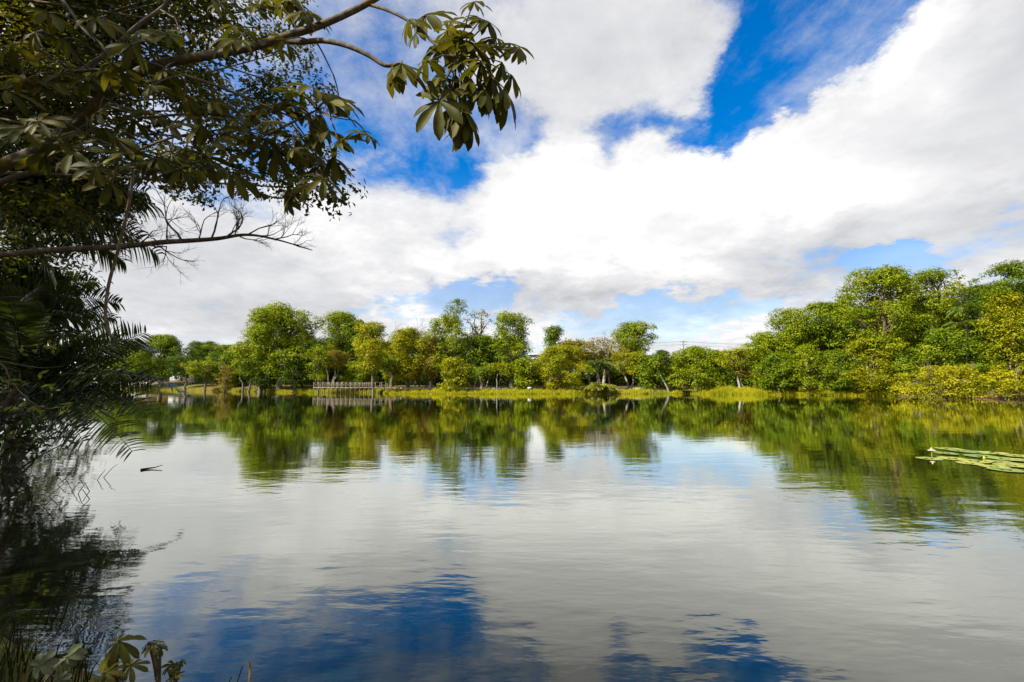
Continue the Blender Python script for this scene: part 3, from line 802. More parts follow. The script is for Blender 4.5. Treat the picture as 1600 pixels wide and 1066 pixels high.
for k in range(9):
    MB().add(*box(P.x - 1.9 + k * 0.43, P.x - 1.5 + k * 0.43, P.y - 0.9, P.y + 2.6, 0.52, 0.58)).build('plank', m_dark, ld)
for dx in (-1.75, 0, 1.75):
    for dy in (-0.7, 2.2): MB().add(*box(P.x + dx - 0.08, P.x + dx + 0.08, P.y + dy - 0.08, P.y + dy + 0.08, -0.8, 0.515)).build('pile', m_dark, ld)

# lamp post and small notice board
m_metal = plain('painted_steel', (0.45, 0.46, 0.46), 0.5, 0.1)
m_white = plain('white_paint', (0.75, 0.75, 0.73), 0.5, 0.06)
P = at(829, 606, 90.5); z = float(gz(P.x, P.y))
lp = empty('lamp_post', (P.x, P.y, z)); tag(lp, 'thin grey lamp post with a small head on the far grass', 'lamp post')
MB().add(*tube([(P.x, P.y, z - 0.2), (P.x, P.y, z + 2.5), (P.x, P.y, z + 5.2)], [0.07, 0.055, 0.045], 8)).build('pole', m_metal, lp, smooth=True)
MB().add(*lathe([(0.01, 5.1), (0.12, 5.1), (0.26, 5.32), (0.22, 5.42), (0.04, 5.5), (0.01, 5.5)], (P.x, P.y, z))).build('lamp_head', m_metal, lp)
P = at(827.5, 606, 89.2); z = float(gz(P.x, P.y))
nb = empty('notice_board', (P.x, P.y, z)); tag(nb, 'small low white board in the grass at the foot of the lamp post', 'board')
MB().add(*box(P.x - 0.36, P.x + 0.36, P.y - 0.03, P.y + 0.03, z + 0.50, z + 0.80)).build('board', m_white, nb)
for s in (-0.25, 0.25): MB().add(*box(P.x + s - 0.03, P.x + s + 0.03, P.y + 0.035, P.y + 0.09, z - 0.2, z + 0.80)).build('leg', m_metal, nb)

# person on the path, seen small between the trunks
m_skin = plain('skin', (0.22, 0.12, 0.08), 0.6, 0.05); m_shirt = plain('white_shirt', (0.60, 0.62, 0.66), 0.8, 0.1); m_short = plain('dark_trousers', (0.02, 0.02, 0.028), 0.8, 0.1)
P = at(650, 603, 98.5)
pz = 1.03
x, y = P.x, float(shore_line([650], 8.6)[0][1]); x = (650 - 800) / FPX * y
pr = empty('person', (x, y, pz)); tag(pr, 'person in a white shirt and dark trousers walking on the path between trunks', 'person')
me = bpy.data.meshes.new('body')
J = {'pel': (0, 0, .93, .13), 'wai': (0, 0, 1.08, .125), 'che': (0, 0, 1.32, .15), 'nek': (0, -.01, 1.48, .055), 'hd0': (0, -.02, 1.56, .085), 'hd1': (0, -.02, 1.68, .085),
     'ls': (-.19, 0, 1.40, .06), 'le': (-.25, .05, 1.13, .045), 'lw': (-.23, -.08, .90, .03), 'lh': (-.22, -.11, .81, .035), 'rs': (.19, 0, 1.40, .06), 're': (.25, .07, 1.13, .045), 'rw': (.24, .0, .89, .03), 'rh': (.24, -.03, .80, .035),
     'lp': (-.10, 0, .86, .10), 'lk': (-.11, -.10, .48, .065), 'la': (-.11, -.02, .09, .042), 'lt': (-.11, -.17, .045, .04), 'rp': (.10, 0, .86, .10), 'rk': (.11, .04, .48, .065), 'ra': (.11, .18, .11, .042), 'rt': (.11, .04, .045, .04)}
ks = list(J); ed = [('pel', 'wai'), ('wai', 'che'), ('che', 'nek'), ('nek', 'hd0'), ('hd0', 'hd1'), ('che', 'ls'), ('ls', 'le'), ('le', 'lw'), ('lw', 'lh'), ('che', 'rs'), ('rs', 're'), ('re', 'rw'), ('rw', 'rh'),
    ('pel', 'lp'), ('lp', 'lk'), ('lk', 'la'), ('la', 'lt'), ('pel', 'rp'), ('rp', 'rk'), ('rk', 'ra'), ('ra', 'rt')]
def skinned(name, keys, mat, grow=0.0, root='pel'):
    ks = [k for k in J if k in keys]
    me = bpy.data.meshes.new(name)
    me.from_pydata([J[k][:3] for k in ks], [(ks.index(a), ks.index(b)) for a, b in ed if a in ks and b in ks], [])
    o = bpy.data.objects.new(name, me); col.objects.link(o); o.parent = pr
    m = o.modifiers.new('Skin', 'SKIN'); o.modifiers.new('Sub', 'SUBSURF').levels = 1; o.modifiers['Sub'].render_levels = 1
    if not me.skin_vertices: 
        bpy.context.view_layer.objects.active = o
    for k, sv in zip(ks, me.skin_vertices[0].data): sv.radius = (J[k][3] + grow,) * 2; sv.use_root = (k == root)
    me.materials.append(mat)
    return o
skinned('body', ks, m_skin)
skinned('shirt', ('pel', 'wai', 'che', 'ls', 'rs'), m_shirt, 0.018)
skinned('trousers', ('pel', 'lp', 'lk', 'la', 'rp', 'rk', 'ra'), m_short, 0.014)
pr.rotation_euler = (0, 0, R(70))
hb = MB().add(*lathe([(0.01, 0.0), (0.085, 0.02), (0.108, 0.08), (0.085, 0.15), (0.01, 0.18)], (x, y - 0.015, pz + 1.60))); hb.build('hair', m_short, pr)

# parked cars at the far left
m_car = plain('white_car_paint', (0.72, 0.73, 0.74), 0.25, 0.03, spec=0.5); m_glass = plain('car_glass', (0.02, 0.025, 0.03), 0.08, 0.1, spec=0.6); m_tyre = plain('tyre', (0.02, 0.02, 0.02), 0.9, 0.1); m_rim = plain('rim', (0.5, 0.5, 0.5), 0.4, 0.1, metal=0.8)
m_lamp = plain('tail_lamp', (0.35, 0.02, 0.015), 0.3, 0.1)
def extrude_profile(prof, y0, y1, inset=0.0, zin=9e9):
    n = len(prof)
    V = [(px_, y0 + (inset if pz_ > zin else 0), pz_) for px_, pz_ in prof] + [(px_, y1 - (inset if pz_ > zin else 0), pz_) for px_, pz_ in prof]
    F = [(i, (i + 1) % n, n + (i + 1) % n, n + i) for i in range(n)]
    return np.array(V, float), np.array(F), n
def car(px, py, d, rz, label):
    P = at(px, py, d); z = float(gz(P.x, P.y))
    c = empty('car', (P.x, P.y, z)); tag(c, label, 'car', 'white cars parked at the far left')
    body = [(-2.15, .28), (2.1, .28), (2.2, .55), (2.05, .78), (1.0, .92), (-1.75, .95), (-2.15, .88), (-2.22, .55)]
    cab = [(1.05, .90), (0.35, 1.40), (-0.2, 1.47), (-1.1, 1.44), (-1.85, .93)]
    for nm, prof, m, hw, ins in (('body', body, m_car, .86, 0), ('cabin', cab, m_glass, .80, .14)):
        V, F, n = extrude_profile(prof, -hw, hw, ins, 1.2)
        mb = MB().add(V, F); mb.F.append(np.array([list(range(n))])); mb.F.append(np.array([list(range(2 * n - 1, n - 1, -1))]))
        ob = mb.build(nm, m, None, (0, 0, 0)); ob.parent = c
    V, F = box(-1.05, 0.30, -.64, .64, 1.445, 1.50); ob = MB().add(V, F).build('roof_panel', m_car, None, (0, 0, 0)); ob.parent = c
    for sx in (-1.35, 1.35):
        for sy in (-.80, .80):
            wv, wf = lathe([(.01, -.1), (.20, -.1), (.31, -.09), (.31, .09), (.20, .1), (.01, .1)], (0, 0, 0), 14)
            wv = np.stack([wv[:, 0] + sx, wv[:, 2] + sy, wv[:, 1] + .31], 1)
            wh = MB().add(wv, wf).build('wheel', m_tyre, None, (0, 0, 0)); wh.parent = c
            rv, rf = lathe([(.01, -.115), (.17, -.112), (.17, .112), (.01, .115)], (0, 0, 0), 10)
            rv = np.stack([rv[:, 0] + sx, rv[:, 2] + sy, rv[:, 1] + .31], 1)
            rm = MB().add(rv, rf).build('rim', m_rim, None, (0, 0, 0)); rm.parent = wh
    for sy in (-.62, .62): ob = MB().add(*box(-2.235, -2.18, sy - .17, sy + .17, .62, .78)).build('tail_light', m_lamp, None, (0, 0, 0)); ob.parent = c
    for sy in (-.62, .62): ob = MB().add(*box(2.06, 2.15, sy - .18, sy + .18, .60, .72)).build('headlight', m_rim, None, (0, 0, 0)); ob.parent = c
    c.rotation_euler = (0, 0, rz)
car(224, 597, 168, R(25), 'white car parked just left of the white gate post')
car(203, 597, 166, R(20), 'white car beside the palm leaf tips at the far left')
car(181, 597, 167, R(28), 'leftmost white car, mostly behind the palm leaves')

# houses glimpsed between the trees
m_orange = plain('ochre_wall', (0.34, 0.19, 0.09), 0.85, 0.1, 1.0); m_wall = plain('white_wall', (0.40, 0.41, 0.44), 0.85, 0.06, 1.0); m_roof = plain('grey_roof', (0.38, 0.40, 0.44), 0.6, 0.1, 1.0); m_win = plain('window_glass', (0.03, 0.04, 0.05), 0.1, 0.1)
def house(px, d, w, dep, z0, h, wall, label, pitch=1.2, rz=0.0, nwin=3, roofm=None):
    X = float(at(px, 600, d).x)
    o = empty('house', (X, d, z0), 0); tag(o, label, 'house')
    def put(nm, V, F, m, par=o):
        ob = MB().add(V, F).build(nm, m, None, (0, 0, 0)); ob.parent = par; return ob
    put('wall', *box(-w / 2, w / 2, 0, dep, 0, h), wall)
    V = [(-w / 2 - .4, -.5, h), (w / 2 + .4, -.5, h), (w / 2 + .4, dep + .5, h), (-w / 2 - .4, dep + .5, h), (-w / 2 - .4, dep / 2, h + pitch), (w / 2 + .4, dep / 2, h + pitch),
         (-w / 2 - .4, -.5, h + .12), (w / 2 + .4, -.5, h + .12), (w / 2 + .4, dep + .5, h + .12), (-w / 2 - .4, dep + .5, h + .12)]
    mb = MB().add(V, [(0, 3, 2, 1), (0, 1, 7, 6), (2, 3, 9, 8), (6, 7, 5, 4), (8, 9, 4, 5)])
    mb.F.append(np.array([(6, 4, 9), (7, 8, 5)])); mb.F.append(np.array([(0, 6, 9, 3), (1, 2, 8, 7)]))
    ob = mb.build('roof', roofm or m_roof, None, (0, 0, 0)); ob.parent = o
    dx = w / (nwin + 1)
    for i in range(nwin):
        cx = -w / 2 + dx * (i + 1)
        if i == nwin // 2:
            dr = put('door', *box(cx - .5, cx + .5, -.05, .04, 0, 2.1), m_dark); put('handle', *box(cx + .32, cx + .40, -.12, -.052, 1.0, 1.05), m_metal, dr)
        else:
            wn = put('window', *box(cx - .6, cx + .6, -.04, .04, 1.0, 2.2), m_win); put('frame', *box(cx - .7, cx + .7, -.08, -.042, .9, 1.0), m_white, wn)
    o.rotation_euler = (0, 0, rz)
    return o
house(212, 186, 9, 7, 3.0, 3.0, m_orange, 'ochre walled house behind the parked cars')
house(254, 184, 3.4, 6, 3.0, 3.4, m_orange, 'narrow ochre walled hut right of the white gate post', nwin=1)
house(283, 183, 9.5, 7, 3.0, 3.1, m_wall, 'pale wall of a house showing below the dark trees at left')
house(318, 190, 7, 7, 3.0, 3.0, m_wall, 'pale house low behind the spreading yellow green tree')
house(360, 225, 9, 8, 3.0, 15.0, m_wall, 'tall pale block whose grey roof shows above the trees', 1.2)
house(836, 160, 5.0, 6, 3.0, 9.2, m_wall, 'white block topped by a thin mast above the low trees', 0.6)
P = at(840, 600, 161)
ms = empty('mast', (P.x, 163.0, 3.0)); tag(ms, 'thin mast rising from the white block against the clouds', 'mast')
MB().add(*tube([(P.x, 163, 3.0), (P.x, 163, 12), (P.x, 163, 18.5)], [.14, .1, .06], 6)).build('pole', m_metal, ms)
for k, zz in enumerate((14.5, 16.0, 17.5)): MB().add(*bar((P.x - .5, 163, zz), (P.x + .5, 163, zz), .05, .05)).build('crossbar', m_metal, ms)
gp = empty('gate_post', (float(at(232, 600, 152).x), 152, 1.5)); tag(gp, 'white post beside the cars on the far left shore', 'post')
x, y, z = gp.location
MB().add(*box(x - .22, x + .22, y - .22, y + .22, z - .3, z + 3.2)).build('shaft', m_white, gp); MB().add(*box(x - .32, x + .32, y - .32, y + .32, z + 3.203, z + 3.42)).build('cap', m_white, gp)

# utility pole and wires
P = at(1070, 600, 170)
up_ = empty('utility_pole', (P.x, 170, 3.0)); tag(up_, 'utility pole with crossarms above the trees, carrying thin wires', 'utility pole')
zt = float(at(1070, 532, 170).z)
MB().add(*tube([(P.x, 170, 2.5), (P.x, 170, zt)], [.22, .15], 8)).build('pole', BARK['grey'], up_)
for dz, w in ((0.6, 1.5), (1.7, 1.2)):
    MB().add(*bar((P.x - w, 169.8, zt - dz), (P.x + w, 169.8, zt - dz), .14, .16)).build('crossarm', BARK['grey'], up_)
    for s in (-1, 0, 1): MB().add(*lathe([(.01, 0), (.09, .02), (.06, .14), (.09, .18), (.01, .3)], (P.x + s * (w - .15), 169.8, zt - dz + .08), 8)).build('insulator', m_white, up_)
for dz, w in ((0.25, -1.35), (0.25, 1.35), (1.4, 0.0)):
    for s in (-1, 1):
        a = np.array([P.x + w, 169.8, zt - 0.6 - dz + .5]); b_ = a + np.array([s * 46, 12, 0.3])
        Q = np.linspace(a, b_, 12); tt = np.linspace(0, 1, 12); Q[:, 2] -= 4 * tt * (1 - tt) * 0.7
        MB().add(*tube(Q, .022, 4)).build('wire', m_dark, up_)
# ------------------------------------------------------------------ foreground, left bank
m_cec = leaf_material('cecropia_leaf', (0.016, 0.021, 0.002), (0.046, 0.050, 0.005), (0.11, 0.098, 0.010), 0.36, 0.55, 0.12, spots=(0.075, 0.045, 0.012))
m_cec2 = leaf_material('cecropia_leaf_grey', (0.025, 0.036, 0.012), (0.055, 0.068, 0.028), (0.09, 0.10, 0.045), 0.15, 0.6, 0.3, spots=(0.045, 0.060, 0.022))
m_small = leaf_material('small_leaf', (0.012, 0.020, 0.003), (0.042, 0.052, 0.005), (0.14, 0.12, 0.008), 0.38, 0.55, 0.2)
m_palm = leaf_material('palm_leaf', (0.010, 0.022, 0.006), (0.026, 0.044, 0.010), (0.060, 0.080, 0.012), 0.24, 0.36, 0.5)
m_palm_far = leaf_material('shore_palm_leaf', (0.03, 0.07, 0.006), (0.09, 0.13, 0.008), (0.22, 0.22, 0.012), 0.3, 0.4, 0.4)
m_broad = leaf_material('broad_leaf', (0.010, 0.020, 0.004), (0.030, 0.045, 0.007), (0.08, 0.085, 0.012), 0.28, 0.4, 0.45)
m_lit = leaf_material('sunlit_leaf', (0.06, 0.09, 0.006), (0.13, 0.16, 0.012), (0.22, 0.21, 0.02), 0.35, 0.45, 0.4)  # lighter leaf colour for the sprig: sunlight on it is put into the colour
b_moss = bark('bark_mossy', (0.035, 0.028, 0.022), (0.085, 0.072, 0.058), (0.17, 0.15, 0.125), 16.0, 0.6, moss=(0.13, 0.085, 0.02))
b_dead = bark('bark_dead', (0.04, 0.03, 0.024), (0.10, 0.08, 0.064), (0.20, 0.165, 0.13), 18.0, 0.6)
b_vine = bark('bark_vine', (0.05, 0.035, 0.02), (0.12, 0.09, 0.055), (0.20, 0.155, 0.10), 22.0, 0.5)

def pxpath(pts, depth):
    """A limb measured along the photograph, at its own distances."""
    if np.ndim(depth) == 0: depth = [depth] * len(pts)
    return smooth_path([at(px, py, d) for (px, py), d in zip(pts, np.interp(np.linspace(0, 1, len(pts)), np.linspace(0, 1, len(depth)), depth))])

# ---- trumpet-tree leaf: a fan of lobes on a stalk
def fan_leaf(rng, n=9, R0=1.0, open_=R(290), th0=0.3, curl=0.5, wid=0.34):
    V, F, T = [], [], []
    base = 0
    for i in range(n):
        f = (i / (n - 1) - 0.5)
        a = f * open_ + rng.normal(0, 0.05)
        L = R0 * (1.0 - 0.42 * abs(2 * f) ** 1.6) * rng.uniform(0.92, 1.05)
        t0, cu = th0 + rng.normal(0, 0.2), curl * rng.uniform(0.6, 1.4)
        tw = rng.normal(0, 0.12)
        S = 9
        ss = np.linspace(0, 1, S)
        th = t0 + cu * ss ** 1.5
        dr = np.concatenate([[0], np.cumsum(np.cos(th[:-1]) * L / (S - 1))]); dz = -np.concatenate([[0], np.cumsum(np.sin(th[:-1]) * L / (S - 1))])
        w = L * wid * np.clip((0.16 + 0.84 * np.sin(np.pi * np.clip(ss * 0.93, 0, 1) ** 1.45) ** 0.8), 0, 1) * 0.5
        w[-1] = L * 0.015
        tint = rng.normal(0.5, 0.14)
        for k in range(S):
            wav = 0.05 * L * math.sin(k * 1.7 + i)
            for j, c in enumerate((-1, -0.5, 0, 0.5, 1)):
                lat = c * w[k]
                zz = dz[k] + abs(c) * w[k] * 0.35 + c * w[k] * tw + wav * c * 0.25
                V.append((dr[k] * math.cos(a) - lat * math.sin(a), dr[k] * math.sin(a) + lat * math.cos(a), zz))
                T.append(np.clip(tint + (0.12 if c == 0 else 0) + (0.05 if k % 2 else -0.03), 0, 1))
        for k in range(S - 1):
            for j in range(4):
                q = base + k * 5 + j
                F.append((q, q + 1, q + 6, q + 5))
        base += S * 5
    mb = MB().add(np.array(V), F, np.array(T))
    return mb
rng = np.random.default_rng(21)
FAN = []
for th0, curl, n, wid, op in ((0.05, 0.45, 9, 0.27, 300), (0.22, 0.7, 9, 0.26, 305), (0.4, 0.6, 8, 0.28, 300), (0.58, 0.55, 9, 0.26, 310), (0.78, 0.4, 9, 0.27, 315), (0.15, 0.95, 10, 0.25, 300), (0.02, 0.3, 9, 0.28, 290)):
    FAN.append(fan_leaf(rng, n, 1.0, R(op), th0, curl, wid).mesh('leaf', m_cec, smooth=True))
FAN_GREY = [fan_leaf(rng, 10, 1.0, R(325), 0.25, 0.5, 0.46).mesh('leaf', m_cec2, smooth=True), fan_leaf(rng, 9, 1.0, R(320), 0.45, 0.6, 0.46).mesh('leaf', m_cec2, smooth=True)]
def put_leaf(parent, pos, size, mesh, normal, roll=0.0, stalk_to=None, mat=None):
    o = bpy.data.objects.new('leaf', mesh)
    col.objects.link(o)
    q = Vector(normal).to_track_quat('Z', 'Y') @ Quaternion((0, 0, 1), roll)
    o.parent = parent
    o.location = Vector(pos) - parent.location
    o.rotation_euler = q.to_euler()
    o.scale = (size,) * 3
    if stalk_to is not None:
        a, b_ = np.array(tuple(stalk_to)), np.array(tuple(pos))
        mid = (a + b_) / 2 + np.array([0, 0, 0.08 * np.linalg.norm(b_ - a)])
        loc = [(q.inverted() @ (Vector(p) - Vector(pos))) / size for p in smooth_path([a, mid, b_], 4)]
        st = MB().add(*tube(loc, [0.010 / size, 0.006 / size], 5)).build('stalk', b_moss, None, (0, 0, 0), True)
        st.parent = o
    return o

# ---- the trumpet tree leaning in from the left
ct_base = Vector((-8.2, 4.6, float(gz(-8.2, 4.6))))
ct = empty('trumpet_tree', ct_base); tag(ct, 'overhanging tree with big fan shaped leaves and a thick mossy limb across the top left', 'tree')
MAIN = pxpath([(-90, 330), (0, 262), (60, 235), (120, 190), (165, 150), (210, 118), (255, 100), (330, 86), (400, 72), (450, 56), (500, 40), (560, 13), (610, -16)], [6.6, 5.6, 5.2, 5.0, 4.9])
root_pts = [tuple(ct_base - Vector((0, 0, 0.3))), (-7.9, 4.8, 1.6), (-7.6, 5.2, 3.2), tuple(MAIN[0])]
tk = MB().add(*tube(smooth_path(root_pts), [0.16, 0.12, 0.085], 9)); tk.build('trunk', b_moss, ct, smooth=True)
MB().add(*tube(MAIN, [0.085, 0.075, 0.062, 0.05, 0.042, 0.034], 9)).build('limb', b_moss, ct, smooth=True)
B2 = pxpath([(435, 64), (470, 66), (505, 64), (540, 71), (575, 86), (602, 102), (628, 100)], [5.05, 4.8, 4.7])
B3 = pxpath([(572, 6), (610, 18), (650, 40), (672, 62), (695, 82), (714, 90)], [4.95, 4.7, 4.6])
for P, r0, r1 in ((B2, .034, .022), (B3, .020, .013)): MB().add(*tube(P, [r0, r1], 7)).build('branch', b_moss, ct, smooth=True)
OTH = [([(-20, 292), (40, 272), (90, 264), (140, 268), (180, 262)], 5.6, .04, .016), ([(125, 112), (160, 88), (185, 68), (215, 40), (250, 15), (275, -10)], 5.4, .028, .02),
       ([(92, -8), (130, 45), (162, 75), (150, 100), (120, 118)], 5.7, .022, .012), ([(120, 112), (160, 110), (200, 122), (240, 140)], 5.3, .02, .012),
       ([(215, 185), (270, 180), (330, 178), (380, 186)], 5.2, .016, .01), ([(215, 235), (270, 215), (330, 205), (372, 198)], 5.1, .014, .009),
       ([(290, 118), (340, 135), (390, 155), (460, 185)], 4.9, .018, .01), ([(380, 290), (410, 303), (440, 310), (470, 296)], 5.0, .011, .007),
       ([(430, 205), (460, 190), (495, 172)], 4.9, .014, .009), ([(180, 230), (240, 262), (300, 262), (350, 272)], 5.2, .014, .008)]
for pts, d, r0, r1 in OTH: MB().add(*tube(pxpath(pts, d), [r0, r1], 6)).build('branch', b_moss, ct, smooth=True)
hub3 = B3[-1]
# leaves of the right hand cluster: x, y of the stalk end, size in pixels, mesh, facing, turn
LV = [(664, 24, 52, 2, (-.2, -.55, .8), 0.3), (640, 30, 38, 3, (-.5, -.3, .8), 2.0), (627, 100, 50, 3, (-.2, -.2, 1), 1.0), (612, 104, 42, 4, (-.4, -.2, .9), 4.0),
      (687, 158, 58, 0, (.05, -.95, .25), -1.57), (700, 170, 55, 4, (.1, -.3, 1), 0.6), (733, 186, 52, 4, (.25, -.1, 1), 2.2), (722, 168, 50, 4, (.1, -.4, 1), 5.0),
      (770, 118, 58, 4, (.3, -.2, 1), 1.2), (790, 140, 55, 4, (.35, -.1, 1), 0.2), (797, 68, 42, 2, (.3, -.3, .8), 0.0), (812, 75, 36, 3, (.5, -.2, .8), 3.0), (785, 98, 34, 4, (.3, -.3, .9), 4.2),
      (752, 30, 46, 5, (.3, -.4, .8), 0.2), (740, 3, 34, 2, (0, -.5, .8), 1.5), (722, 62, 48, 1, (.1, .3, .95), 0.7), (700, 48, 46, 1, (-.3, .2, .9), 2.5), (668, 96, 42, 2, (-.4, .1, .9), 3.5), (688, 118, 44, 3, (-.2, .1, 1), 1.0),
      (705, 34, 26, 6, (-.1, -.6, .6), 1.2), (738, 72, 46, 2, (.2, .2, 1), 5.2), (752, 96, 44, 3, (.2, .1, 1), 2.0), (735, 122, 42, 4, (.1, 0, 1), 3.3), (712, 118, 40, 4, (-.1, -.2, 1), 0.1), (758, 140, 42, 4, (.2, -.1, 1), 5.6),
      (690, 72, 44, 2, (-.2, .3, .9), 4.4), (775, 60, 32, 1, (.3, -.4, .8), 2.9), (650, 52, 28, 3, (-.3, -.2, .9), 5.0), (800, 118, 40, 3, (.4, -.3, .9), 1.1), (742, 150, 46, 3, (.1, -.5, .9), 2.4), (765, 35, 36, 2, (.3, -.5, .8), 3.7), (708, 140, 44, 1, (0, -.7, .7), 4.1), (672, 130, 38, 3, (-.3, -.4, .9), .9), (730, 95, 44, 1, (.1, -.5, .8), 1.9), (760, 70, 40, 2, (.2, -.4, .9), 5.9)]
for x, y, s, mi, nv, roll in LV:
    d = 4.6 + rng.uniform(-0.35, 0.35)
    nv = (nv[0], nv[1] - .22, nv[2])
    src = B2[-1] if x < 650 and y > 80 else (B3[12] if y < 55 and x < 690 else hub3)
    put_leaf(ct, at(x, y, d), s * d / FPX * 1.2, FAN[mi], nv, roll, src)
# more leaves: hanging rows under the limbs on the left
SPOT = [(400, 8), (415, -5), (455, -4), (470, 20), (487, 20), (440, 6), (330, -5), (345, 5), (365, 40), (372, 62), (425, 68), (445, 62), (205, 70), (215, 52), (262, 55), (280, 48),
        (255, 110), (245, 125), (235, 135), (290, 150), (300, 165), (330, 155), (345, 172), (470, 148), (490, 138), (515, 160), (530, 152), (500, 180), (485, 200), (515, 205), (528, 220), (470, 215), (575, 212), (560, 205),
        (460, 232), (445, 205), (425, 190), (430, 235), (415, 218), (490, 240), (500, 260), (520, 245), (395, 210), (380, 240), (350, 210), (330, 225), (320, 245), (290, 235), (268, 240), (245, 245), (225, 250), (205, 240), (185, 262),
        (165, 248), (150, 262), (172, 285), (300, 258), (345, 262), (365, 270), (282, 265), (255, 262), (450, 296), (475, 290), (505, 280), (462, 300), (435, 170), (455, 165), (400, 175), (370, 185), (315, 195), (140, 120), (125, 132), (105, 150), (90, 115), (70, 130), (50, 90), (20, 70), (30, 120), (10, 140),
        (60, 190), (40, 200), (90, 215), (20, 215), (115, 235), (70, 240), (135, 205), (160, 200), (180, 215), (55, 50), (100, 60), (75, 20), (150, 30), (180, 100), (155, 172), (210, 190), (240, 180), (265, 200)]
LIMBS = np.vstack([MAIN, B2, B3] + [pxpath(p_, d_) for p_, d_, _, _ in OTH])
for k, (x, y) in enumerate(SPOT):
    d = 4.9 + rng.uniform(-0.4, 0.6)
    s = rng.uniform(38, 58) * (0.66 if 555 < x < 600 else 1.0)
    nv = (rng.normal(0, .45), rng.normal(-.55, .4), 0.75)
    mi = int(rng.choice([0, 1, 2, 3, 4, 5, 2, 1, 6]))
    p = np.array(tuple(at(x, y, d)))
    dist = np.linalg.norm(LIMBS - p, axis=1) + 1.2 * np.maximum(0, p[2] - LIMBS[:, 2])
    q = LIMBS[dist.argmin()]
    if np.linalg.norm(q - p) > 0.45:                       # a twig carries the leaf stalk
        e_ = q + (p - q) * 0.72 + np.array([0, 0, .10])
        TW = smooth_path([q, (q + e_) / 2 + rng.normal(0, .04, 3), e_], 4)
        MB().add(*tube(TW, [.011, .007], 5)).build('twig', b_moss, ct, smooth=True)
        q = e_
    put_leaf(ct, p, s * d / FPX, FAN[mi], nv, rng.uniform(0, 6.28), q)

# ---- the small leaved tree on the left bank, its crown reaching over the water
stb = Vector((-17.0, 8.2, float(gz(-17, 8.2))))
st = empty('broadleaf_tree', stb); tag(st, 'small leaved tree on the left bank filling the top left corner behind the fan leaves', 'tree')
rng = np.random.default_rng(33)
lob = []
POLY = [(-40, -40), (470, -40), (478, 60), (470, 110), (520, 165), (560, 235), (568, 300), (520, 322), (440, 315), (330, 290), (235, 300), (150, 330), (-40, 430)]
def inside(x, y):
    c = False
    for (x1, y1), (x2, y2) in zip(POLY, POLY[1:] + POLY[:1]):
        if (y1 > y) != (y2 > y) and x < (x2 - x1) * (y - y1) / (y2 - y1) + x1: c = not c
    return c
while len(lob) < 135:
    x, y = rng.uniform(-40, 570), rng.uniform(-40, 420)
    if not inside(x, y): continue
    if x > 250 and rng.random() < 0.45: continue
    d = rng.uniform(7.5, 12.5)
    p = at(x, y, d); r = rng.uniform(0.35, 0.8)
    lob.append((*p, r, r, r * 0.6))
vis = np.array(lob)
mb = MB()
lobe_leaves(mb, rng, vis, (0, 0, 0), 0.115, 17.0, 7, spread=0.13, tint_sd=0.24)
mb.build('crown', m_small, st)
lob2 = []
for i in range(150):                                   # the rest of its crown, to the left and above the picture
    a, u = rng.uniform(0, 6.28), rng.uniform(-1, 1)
    rr = rng.uniform(0.55, 1) ** 0.5
    lob2.append((-16.5 + 8.5 * rr * math.cos(a) * math.sqrt(1 - u * u), 6.0 + 7.5 * rr * math.sin(a) * math.sqrt(1 - u * u), 11.0 + 4.6 * u * rr, 1.25, 1.25, 0.75))
lob2 = np.array(lob2)
keep = [i for i in range(len(lob2)) if not (lob2[i, 1] > 1 and (lob2[i, 0] / lob2[i, 1]) > -1.13 and lob2[i, 2] < 1.8 + 0.95 * lob2[i, 1])]
lob2 = lob2[keep]
mb = MB(); lobe_leaves(mb, rng, lob2, (0, 0, 0), 0.24, 5.0, 6, tint_sd=0.2); mb.build('upper_crown', m_small, st)
tr = MB()
T0 = smooth_path([tuple(stb - Vector((0, 0, .3))), (-16.8, 8.0, 2.5), (-16.4, 8.0, 5.0), (-15.8, 7.8, 8.0), (-15.5, 7.5, 11.5)])
tr.add(*tube(T0, [0.34, 0.24, 0.18, 0.1], 9))
for i in rng.permutation(len(vis))[:70]:
    s = T0[rng.integers(10, 22)]
    Q = smooth_path([s, (s + vis[i, :3]) / 2 + rng.normal(0, .3, 3) + np.array([0, 0, .5]), vis[i, :3]], 6)
    tr.add(*tube(Q, [0.06, 0.012], 5))
for i in rng.permutation(len(lob2))[:24]:
    s = T0[rng.integers(12, 24)]
    tr.add(*tube(smooth_path([s, (s + lob2[i, :3]) / 2 + rng.normal(0, .3, 3), lob2[i, :3]], 5), [0.09, 0.02], 5))
tr.build('trunk', b_moss, st, smooth=True)

# ---- another tree of the near bank, left of and behind the place of the camera; it shades the reeds and seedlings
nt = empty('broadleaf_tree', (-9.4, -0.6, float(gz(-9.4, -.6)))); tag(nt, 'round leafy tree on the near bank, just outside the left edge of the picture', 'tree')
lob3 = np.array([(-9.0 + 3.6 * math.cos(k * 2.4) * math.sqrt((k + .5) / 60), -.3 + 3.4 * math.sin(k * 2.4) * math.sqrt((k + .5) / 60), 6.6 + rng.uniform(-2.2, 2.2), 1.0, 1.0, .65) for k in range(60)])
mb = MB(); lobe_leaves(mb, rng, lob3, (0, 0, 0), .22, 6.0, 6); mb.build('crown', m_small, nt)
tr = MB(); T1 = smooth_path([tuple(nt.location - Vector((0, 0, .3))), (-9.3, -.5, 2.6), (-9.1, -.4, 5.2)]); tr.add(*tube(T1, [.22, .17, .12], 9))
for l in lob3[::3]: tr.add(*tube(smooth_path([T1[-3], (T1[-3] + l[:3]) / 2 + rng.normal(0, .2, 3), l[:3]], 5), [.06, .015], 5))
tr.build('trunk', b_moss, nt, smooth=True)

